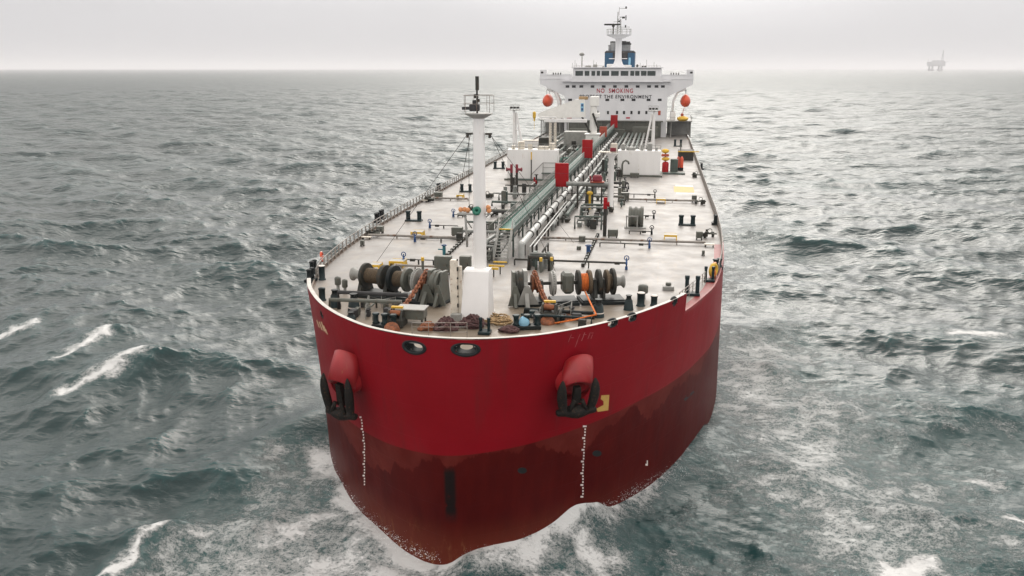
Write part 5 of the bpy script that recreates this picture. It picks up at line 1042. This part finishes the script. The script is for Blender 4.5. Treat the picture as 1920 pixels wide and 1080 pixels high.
# overhead cross pipe on gantry with maroon fire monitor
t_ = thing('pipe_gantry', (2.8,122,15), 'overhead grey cross pipe on tall legs right of the nearest red screen', 'pipe gantry'); Yg = 122; zg = AY(1090,345,Yg).z; xa, xb = xp(1062,345,Yg), xp(1140,345,Yg)
MB().cyl((xa,Yg,zg),(xb,Yg,zg),.3,n=16).build('barrel', M['pipe'], t_)
for x in (1083,1100,1111,1128): X = xp(x,370,Yg); MB().box((X,Yg,(15+zg)/2),(.24,.24,zg-15)).build('leg', M['dgrey'], t_)
g = MB(); 
for z in (.35,.62): g.tube([(xa,Yg,15+(zg-15)*z),(xb,Yg,15+(zg-15)*z)],.06)
g.build('brace', M['dgrey'], t_); g = MB(); q = AY(1106,362,Yg-.3); g.ell(q,(.45,.4,.3),12,6); g.cyl((q.x,q.y,15),q,.16); g.build('valve', M['yellow'], t_)
q = AY(1120,337,Yg); mt_ = thing('fire_monitor', (q.x,Yg,zg+.3), 'dark maroon fire monitor housing on top of the overhead cross pipe', 'fire monitor'); g = MB(); g.box((q.x,Yg,zg+.85),(1.5,1.0,.9),b=.2,top=(.8,.8)); g.build('housing', M['maroon'], mt_); MB().cyl((q.x-.8,Yg-.3,zg+.45),(q.x-1.0,Yg-.4,zg+1.2),.13,n=10).build('nozzle', M['maroon'], mt_); MB().box((q.x,Yg,zg+.36),(1.9,1.2,.1)).build('base', M['brick'], mt_)
# posts with coloured heads
def headed(x, yb, yt, r_, label, head, mt='dgrey', name='vent_post', group='vent posts with coloured heads', arms=True):
    p = D(x, yb); z = AY(x, yt, p.y).z; k = mpp(p); t_ = thing(name, (p.x,p.y,15), label, 'vent post', group); MB().cyl((p.x,p.y,15),(p.x,p.y,z-.9),r_,n=12).build('post', M[mt], t_); g = MB(); g.cyl((p.x,p.y,z-1.3),(p.x,p.y,z),r_*1.05,n=12)
    if arms: g.cyl((p.x,p.y,z-.8),(p.x+arms*.75,p.y,z-.8),.22,n=12); g.torus((p.x+arms*.75,p.y,z-.8),(1,0,0),.24,.1,14,5)
    g.build('head', M[head], t_)
headed(959,361,308,.2,'tall grey vent post with maroon head, left of two','maroon',arms=-1); headed(969,361,308,.2,'tall grey vent post with maroon head, right of two','maroon',arms=1); headed(1133.5,444,370,.22,'grey vent post with bright red head on the right deck','red',arms=.5); headed(1002,352,332,.12,'short red headed post left of the nearest red screen','red','maroon',arms=.4)
headed(996,340,285,.1,'thin post with yellow head before the left white house','yellow',arms=0)
# white lamp post
p = D(1144,392); z = AY(1144,287,p.y).z; t_ = thing('lamp_post', (p.x,p.y,15), 'white lamp post with round platform before the right white house', 'lamp post'); MB().lathe((p.x,p.y,15),(0,0,1),[(.5,0),(.42,.2),(.38,z-15.6),(.8,z-15.1),(.85,z-15)],18).build('column', M['white'], t_); g = MB(); g.box((p.x+.3,p.y,z+.7),(.9,.6,1.3),b=.1); g.box((p.x-.9,p.y,z+.15),(1.8,.9,.12)); g.build('lantern', M['cream'], t_); g = MB(); g.box((p.x+.2,p.y-.4,z+.5),(.8,.3,.5),b=.05); g.build('lamp', M['maroon'], t_)
# white screen houses
def screen_house(x0, x1, yt, yb, label, dep=3.0):
    p, q = D(x0,yb), D(x1,yb); z = AY((x0+x1)/2,yt,p.y).z; t_ = thing('screen_house', ((p.x+q.x)/2,p.y+dep/2,15), label, 'deckhouse', 'white screen houses either side of the catwalk'); cx_ = (p.x+q.x)/2; w_ = q.x-p.x
    MB().box((cx_,p.y+dep/2,(15.35+z)/2),(w_,dep,z-15.35),b=.05).build('wall', M['white'], t_); MB().box((cx_,p.y+dep/2,15.17),(w_+.9,dep+.9,.34)).build('base', M['grey'], t_)
    g = MB(); 
    for k in range(9): g.cyl((p.x+w_*k/8,p.y+.15,z),(p.x+w_*k/8,p.y+.15,z+1.0),.04,n=5)
    for zz in (.5,1.0): g.tube([(p.x,p.y+.15,z+zz),(q.x,p.y+.15,z+zz)],.04)
    g.build('guard_rail', M['lgrey'], t_)
    g = MB()
    for f_, ww, hh2 in ((.12,.09,1.1),(.30,.22,.55),(.56,.08,.9),(.74,.12,1.3),(.9,.06,.6)): g.mark(); g.box((p.x+w_*(f_ if x0 > 1100 else 1-f_),p.y+1.4,z+hh2/2),(w_*ww,1,hh2),b=.05)
    g.each('roof_locker', M['lgrey'] if x0 > 1100 else M['cream'], t_); return p, q, z
sr = screen_house(1157,1237,283,331,'large white screen house on the right of the catwalk'); slh = screen_house(951,1046,281,338,'large white screen house on the left of the catwalk')
t_ = thing('gooseneck_vent', (0,0,0), 'grey gooseneck vent pipe in front of the right white house', 'vent'); p = D(1166,334); t_.location = (p.x,p.y,15); g = MB(); g.tube([(p.x,p.y,15),(p.x,p.y,17.4),(p.x+.15,p.y,17.9),(p.x+.6,p.y,18.15),(p.x+1.05,p.y,17.9),(p.x+1.15,p.y,17.5)],.17,10); g.build('pipe', M['grey'], t_); g = MB(); g.box((p.x-.5,p.y,15.8),(.7,.5,1.5),b=.1); g.torus((p.x-.6,p.y-.3,16.6),(0,1,0),.3,.06,14,5); g.build('valve', M['dgrey'], t_)
# stair to the left house
p = D(1010,338); t_ = thing('pipe_ladder', (p.x,p.y-1,15), 'pale bent handrail stair in front of the left white house', 'stair'); g = MB(); g.tube([(p.x-1.2,p.y-1.4,15),(p.x-1.2,p.y-1.4,16),(p.x+.9,p.y-1.2,18.2),(p.x+4,p.y-1.2,18.2)],.07); g.tube([(p.x+.9,p.y-1.2,18.2),(p.x+.9,p.y-1.2,15.4)],.07); g.tube([(p.x+.9,p.y-1.2,17.4),(p.x+4,p.y-1.2,17.4)],.05); g.build('handrail', M['lgrey'], t_); g = MB(); g.box((p.x+2.4,p.y-1.2,16.4),(3.4,1.0,.15)); g.build('landing', M['rack'], t_)
# fire pump cluster, right
p = D(1247,325); Yq = p.y; t_ = thing('fire_pump', (p.x,Yq,15), 'red fire pump with stacked yellow floats beside the right white house', 'fire pump'); g = MB(); z_ = lambda y: AY(1247,y,Yq).z
g.lathe((p.x,Yq,15),(0,0,1),[(.62,0),(.62,z_(306)-15),(.35,z_(303)-15)],14); g.build('body', M['red'], t_); g = MB(); g.ell((p.x,Yq,z_(298)),(.75,.6,.38),12,6); g.ell((p.x-.1,Yq,z_(283)),(.72,.6,.42),12,6); g.build('float', M['yellow'], t_); g = MB(); g.box((p.x-.1,Yq,z_(291)),(1.4,.9,.45),b=.1); g.build('band', M['brick'], t_); g = MB(); g.box((p.x+1.6,Yq+1,16.3),(1.4,1,2.6),b=.1); g.box((p.x+1.3,Yq-.5,15.15),(4.6,3,.3)); g.cyl((p.x-.05,Yq+.3,15),(p.x-.05,Yq+.3,z_(280)),.12); g.build('base', M['rack'], t_)
p = D(1274,320); t_ = thing('gas_bottle', (p.x,p.y,15), 'pair of orange bottles right of the fire pump', 'bottle'); 
for dx_ in (-.3,.35): MB().lathe((p.x+dx_,p.y,15.6),(0,0,1),[(.3,0),(.32,.1),(.32,1.7),(.2,1.95),(.08,2.1)],12).build('cylinder', M['brick'] if dx_ < 0 else M['boat'], t_)
MB().box((p.x,p.y+.1,15.3),(1.4,1,.6),b=.05).build('rack', M['black'], t_)
# right side tank with yellow top bar
p = D(1288,300); t_ = thing('spill_tank', (p.x,p.y,15), 'grey spill tank with a yellow bar at the right edge', 'tank'); MB().box((p.x-.3,p.y+1,16.0),(3.2,4.5,2.0),b=.1).build('body', M['dgrey'], t_); MB().box((p.x+.2,p.y-1.4,16.9),(4.4,.2,.2)).build('bar', M['yellow'], t_); MB().cyl((p.x-1.4,p.y,17),(p.x-1.4,p.y,18.6),.12).build('vent', M['grey'], t_)
# crane
Yc = 200.0; X = lambda x, y: AY(x, y, Yc).x; Z = lambda y: AY(1110, y, Yc).z
t_ = thing('hose_crane', (X(1110,280),Yc,15), 'white hose handling crane with long jib swung to the left', 'crane')
g = MB(); xc = X(1111,260); g.box((xc,Yc,(15+Z(252))/2),((1124-1099)*.118,2.6,Z(252)-15),b=.12); g.box((xc,Yc,Z(251)),(3.4,3,.2)); g.build('pedestal', M['cranew'], t_)
g = MB(); g.cyl((xc+.1,Yc,Z(253)),(xc+.1,Yc,Z(186)),.85,.7,18); g.box((xc+.3,Yc,Z(190)),(1.9,1.8,2.2),b=.15); g.box((xc+.5,Yc,Z(216)),(2.0,1.6,1.0),b=.1); g.build('column', M['cranew'], t_)
g = MB(); g.prism((0,Yc-1.0,0),(1,0,0),(0,0,1),[(X(1097,186),Z(186.5)),(X(1099,210),Z(219)),(X(1060,222),Z(221)),(X(1012,221),Z(219)),(X(1009,216),Z(216)),(X(1014,211),Z(211)),(X(1080,187),Z(186.5))],1.0); g.build('jib', M['cranew'], t_)
g = MB(); g.prism((0,Yc-1.52,0),(1,0,0),(0,0,1),[(X(1090,193),Z(193)),(X(1095.5,193),Z(193)),(X(1095.5,209),Z(209)),(X(1090,209),Z(209))],.05); jm = g.build('name_plate', M['lblue'], t_); g = MB(); 
for y in (197,204.5): g.mark(); g.box((X(1092.8,y),Yc-1.57,Z(y)),(.42,.05,.5))
g.each('sign_mark', M['blue'], t_)
g = MB()
for a_, b_ in (((1090,215),(1107,248)),((1112,212),(1122,240))): g.mark(); g.cyl((X(*a_),Yc-.9,Z(a_[1])),(X(*b_),Yc-.9,Z(b_[1])),.22,n=10)
g.each('ram', M['dgrey'], t_)
g = MB(); g.box((X(1094,184),Yc,Z(184)),(2.0,1.2,.7),b=.1); g.build('winch', M['rope'], t_)
g = MB(); qx, qz = X(1003,216), Z(216); g.box((qx,Yc-1,qz),(.7,.6,1.5),b=.2); g.cyl((qx,Yc-1,qz-.7),(qx,Yc-1,qz-1.3),.2); g.cyl((qx,Yc-1,qz-1.3),(qx,Yc-1,qz-3.2),.04); g.build('hook_block', M['yellow'], t_)
# jib rest / portal left
Yp = 196.0; X = lambda x, y: AY(x, y, Yp).x; Z = lambda y: AY(1030, y, Yp).z
t_ = thing('crane_rest', (X(1035,270),Yp,15), 'cream portal frame with ladder carrying the crane jib end', 'crane rest'); g = MB()
for x in (1032,1041): g.mark(); g.box((X(x,250),Yp,(15+Z(222))/2),(.55,.6,Z(222)-15))
g.each('leg', M['cream'], t_); g = MB(); g.box((X(1060,226),Yp,Z(226)),((1092-1012)*.118,.8,.75),b=.08); g.box((X(1028,220),Yp,Z(220)),((1044-1014)*.118,.8,.35)); g.build('beam', M['white'], t_); g = MB()
for k in range(9): g.box((X(1036.5,230+5*k),Yp-.3,Z(230+5*k)),(.9,.08,.1))
g.build('ladder', M['lgrey'], t_)
t_ = thing('store_house', (X(1070,262),205,15), 'grey steel store house under the crane jib', 'deckhouse'); MB().box((X(1070,250),208,17.4),(5.2,4,4.8),b=.1).build('wall', M['lgrey'], t_); g = MB(); g.box((X(1068,250),205.95,16.6),(1.0,.1,2.2)); g.build('door', M['dgrey'], t_)
t_ = thing('deck_locker', (X(1018,262),198,15), 'dark grey machinery locker left of the portal frame', 'locker'); MB().box((X(1020,250),200,17),(3.0,4,4),b=.2).build('case', M['dgrey'], t_); g = MB(); g.cyl((X(1008,262),197,15.8),(X(1022,252),199,17.6),.4,n=12); g.build('duct', M['soot'], t_)
p = D(1000,278); t_ = thing('white_locker', (p.x+1,p.y,15), 'long white locker on the left deck behind the white house', 'locker'); MB().box((p.x+1.6,p.y+1,15.9),(8.5,2.2,1.8),b=.15).build('case', M['white'], t_); g = MB(); g.box((p.x+1.6,p.y+1,16.85),(8.7,2.4,.1)); g.build('lid', M['cream'], t_)
# light masts
def light_mast(x0, xt, yb, yt, label, Ym, lean, mt='white'):
    q = AY(x0, yb, Ym); zt = AY(xt, yt, Ym).z; xt_ = AY(xt, yt, Ym).x; zb = 15.0; t_ = thing('light_mast', (q.x,Ym,zb), label, 'light mast', 'white A-shaped floodlight masts'); g = MB(); dx_ = lean
    g.cyl((xt_+dx_*.15,Ym,zb),(xt_+dx_*.1,Ym,zt),.24,n=10); g.cyl((xt_-dx_,Ym,zb),(xt_-.1*dx_,Ym,zt-.5),.2,n=10); g.cyl((xt_,Ym+2.2,zb),(xt_,Ym+.1,zt-.6),.2,n=10); g.build('leg', M[mt], t_); g = MB()
    for f_ in (.18,.42,.66): z = zb+(zt-zb)*f_; g.tube([(xt_-dx_*(1-f_*.9),Ym,z),(xt_+dx_*.13,Ym,z)],.1)
    g.tube([(xt_-dx_*.62,Ym,zb+(zt-zb)*.42),(xt_+dx_*.13,Ym,zb+(zt-zb)*.18)],.08); g.build('brace', M[mt], t_); g = MB(); g.box((xt_,Ym,zt),(2.0,1.2,.15)); 
    for k in range(4): g.cyl((xt_-.9+k*.6,Ym-.5,zt),(xt_-.9+k*.6,Ym-.5,zt+1.0),.035,n=5)
    g.tube([(xt_-.9,Ym-.5,zt+1),(xt_+.9,Ym-.5,zt+1)],.035); g.build('platform', M['lgrey'], t_); g = MB()
    for k in (-1,0,1): g.mark(); g.box((xt_+k*.62,Ym-.65,zt+.45),(.45,.4,.4),b=.06)
    g.each('floodlight', M['dgrey'], t_)
light_mast(1216,1225,285,208,'white floodlight mast behind the right white house',180,2.0); light_mast(970,966,278,206,'white floodlight mast behind the left white house',172,-2.2)
# yellow painted deck mark
m_ = MB(); pts = [D(x,y,15.03) for x, y in ((1230,348),(1300,351),(1302,361),(1232,359))]; m_.add(pts,[(3,2,1,0)]); m_.build('deck_marking', M['marky'], ship)
m_ = MB(); pts = [D(x,y,15.028) for x, y in ((1231,345),(1299,348),(1300,350.4),(1230,347.4))]; m_.add(pts,[(3,2,1,0)]); m_.build('deck_marking', M['markw'], ship); m_ = MB(); pts = [D(x,y,15.028) for x, y in ((1209,360),(1303,362),(1303,364),(1209,362))]; m_.add(pts,[(3,2,1,0)]); m_.build('deck_marking', M['markw'], ship)
m_ = MB(); 
for xs_ in ((1220,470,1223,510),(1241,470,1245,510)):
    m_.mark(); a_, b_ = D(xs_[0],xs_[1],15.03), D(xs_[2],xs_[3],15.03); w_ = V((.14,0,0)); m_.add([a_-w_,a_+w_,b_+w_,b_-w_],[(3,2,1,0)])
m_.each('walk_marking', mat('faded yellow line',(.55,.47,.30),.6,rust=.6,rcol=(.5,.46,.42)), ship)
# ------------------------------------------------------------------ oil rig on the horizon
Yo = 11500.0; q = AY(1754, 127, Yo); k = mpp(q); cx_ = q.x; t_ = thing('oil_rig', (cx_,Yo,0), 'oil rig with a slim derrick far off on the hazy horizon', 'oil rig'); X = lambda x: cx_+(x-1754)*k; Z = lambda y: (128.5-y)*k+2
g = MB(); g.box((X(1754.5),Yo,Z(115.5)),(30*k,60,8*k),b=3); g.box((X(1742),Yo,Z(113.5)),(7*k,40,4*k)); g.box((X(1765),Yo,Z(112.5)),(8*k,40,5*k)); g.box((X(1757),Yo,Z(110.5)),(20*k,30,3*k)); g.build('deck', M['rig'], t_)
for x in (1743,1748.5,1760,1764.5): MB().cyl((X(x),Yo,-5),(X(x),Yo,Z(119)),1.7*k,n=12).build('leg', M['rig'], t_)
g = MB(); g.mark(); g.box((X(1746),Yo,Z(126.5)),(8*k,60,3*k)); g.mark(); g.box((X(1762),Yo,Z(126.5)),(8*k,60,3*k)); g.each('pontoon', M['rig'], t_)
g = MB()
for sx_ in (-1,1):
    for sy_ in (-1,1): g.cyl((X(1764.5)+sx_*1.6*k,Yo+sy_*5,Z(111)),(X(1764.8)+sx_*.3*k,Yo+sy_,Z(91)),.35*k,n=6)
for f_ in range(7): z = Z(111-2.8*f_); w_ = 1.6*k*(1-.12*f_); g.tube([(X(1764.6)-w_,Yo-4,z),(X(1764.6)+w_,Yo-4,z-2.4*k)],.25*k,5); g.tube([(X(1764.6)+w_,Yo-4,z),(X(1764.6)-w_,Yo-4,z-2.4*k)],.25*k,5)
g.build('derrick', M['rig'], t_); g = MB(); g.mark(); g.tube([(X(1741),Yo,Z(113)),(X(1739),Yo,Z(106))],.3*k,5); g.mark(); g.tube([(X(1770),Yo,Z(114)),(X(1776),Yo,Z(110))],.3*k,5); g.each('crane', M['rig'], t_)

# ------------------------------------------------------------------ deck clutter beside the catwalk
def clutter(x0, x1, Y0, Y1, n_, label, mats, hmax=2.0, pipes=3):
    t_ = thing('pipe_manifold', ((x0+x1)/2,(Y0+Y1)/2,15), label, 'manifold', 'clusters of deck pipes and valves beside the catwalk')
    for k in range(pipes):
        Y = Y0+(Y1-Y0)*(k+.5)/pipes; z = 15.5+rnd.uniform(0,1.2); g = MB(); g.tube([(x0,Y,15),(x0,Y,z),(x1,Y+rnd.uniform(-.3,.3),z),(x1,Y,15)],rnd.uniform(.09,.2),8); g.build('pipe', M[rnd.choice(mats)], t_)
    for k in range(n_):
        x, Y = rnd.uniform(x0,x1), rnd.uniform(Y0,Y1); z = 15+rnd.uniform(.5,hmax); g = MB(); q = rnd.random()
        if q < .4: g.cyl((x,Y,15),(x,Y,z),rnd.uniform(.06,.14),n=8); g.torus((x,Y,z),(0,0,1),rnd.uniform(.2,.32),.05,14,5); g.box((x,Y,15+(z-15)*.45),(.4,.35,.45),b=.05); nm = 'valve'
        elif q < .75: g.box((x,Y,(15+z)/2),(rnd.uniform(.3,.8),rnd.uniform(.3,.9),z-15),b=.05); nm = 'valve_block'
        else: L_ = rnd.uniform(2,6); z = min(z,16.2); g.tube([(x,Y,15),(x,Y,z),(x,Y+L_,z),(x,Y+L_,15)],rnd.uniform(.06,.15),8); nm = 'pipe'
        g.build(nm, M[rnd.choice(mats)], t_)
mm_ = ('rack','dgrey','grey','pipe','soot')
clutter(3.4,6.6,104,119,16,'dark pipes and valves between thick pale pipe and overhead cross pipe',mm_,1.8,4)
clutter(3.0,8.5,124,146,22,'pipes and valves between nearest red screen and right white house',mm_,2.4,5)
clutter(-9.5,-3.6,96,116,18,'grey pipes and valves left of the catwalk behind the foremast',mm_,1.5,4)
clutter(-10,-3.4,120,148,24,'pipes and valves left of the catwalk before the left white house',mm_,2.2,5)
clutter(2.6,6.2,152,190,26,'dark pipes between the second red screen and right white house',mm_,3.2,6)
clutter(-6.5,-3.2,158,192,18,'green grey pipes between left white house and catwalk',('rack','green','dgrey'),3.2,5)
clutter(-4.2,-3.0,84.5,91,8,'small pipes and valves at the foot of the catwalk stair',mm_,1.6,2)
clutter(1.2,3.2,82,86,8,'pipes dropping to the deck at the end of the thick pale pipe',('rack','pipe','dgrey'),1.6,4)

clutter(-12,-6.2,63.2,67.2,9,'low dark fittings and pipes in front of the left windlass',('dgrey','black','soot','grey'),.7,2)
clutter(3.2,8.6,63.8,67.4,9,'low dark fittings and pipes in front of the right windlass',('dgrey','black','soot','teal'),.7,2)
# spray thrown up where the bow meets the sea
g = MB(); sr_ = random.Random(3)
for k in range(3800):
    sg = -1 if sr_.random() < .5 else 1; s_ = sr_.random()**1.3*17+.2; x = float(b0(s_))+abs(sr_.gauss(.3,1.0)); hgt = abs(sr_.gauss(0,.38)); z = .35+(1.1 if sg > 0 else .1)*math.exp(-((s_-9)/9)**2)+hgt; r_ = sr_.uniform(.008,.03)*(1.3-min(1,hgt)); c = V((sg*x, 54.2+s_-abs(sr_.gauss(0,.4)), z))
    e = [V((sr_.uniform(-1,1),sr_.uniform(-1,1),sr_.uniform(-1,1)))*r_*1.6 for i in range(4)]; g.add([c+q for q in e],[(0,1,2),(0,2,3),(0,3,1),(1,3,2)])
tag(g.build('spray', mat('sea spray',(.75,.76,.77),.6,var=.05)), 'fine white spray along the waterline of the bow', 'spray', kind='stuff')
HAZE = 7.0e-5
# ------------------------------------------------------------------ haze
hz = MB().box((0,20000,98), (120000,90000,216)).build('haze', bpy.data.materials.new('sea haze'))
m = hz.data.materials[0]; t, N, L = nt(m); out = N.new('ShaderNodeOutputMaterial'); pv = N.new('ShaderNodeVolumePrincipled'); L.new(pv.outputs[0], out.inputs['Volume'])
pv.inputs['Color'].default_value = (.89,.88,.91,1); pv.inputs['Density'].default_value = HAZE; pv.inputs['Anisotropy'].default_value = .3
tag(hz, 'thin pale sea haze over the water', 'haze', kind='stuff')
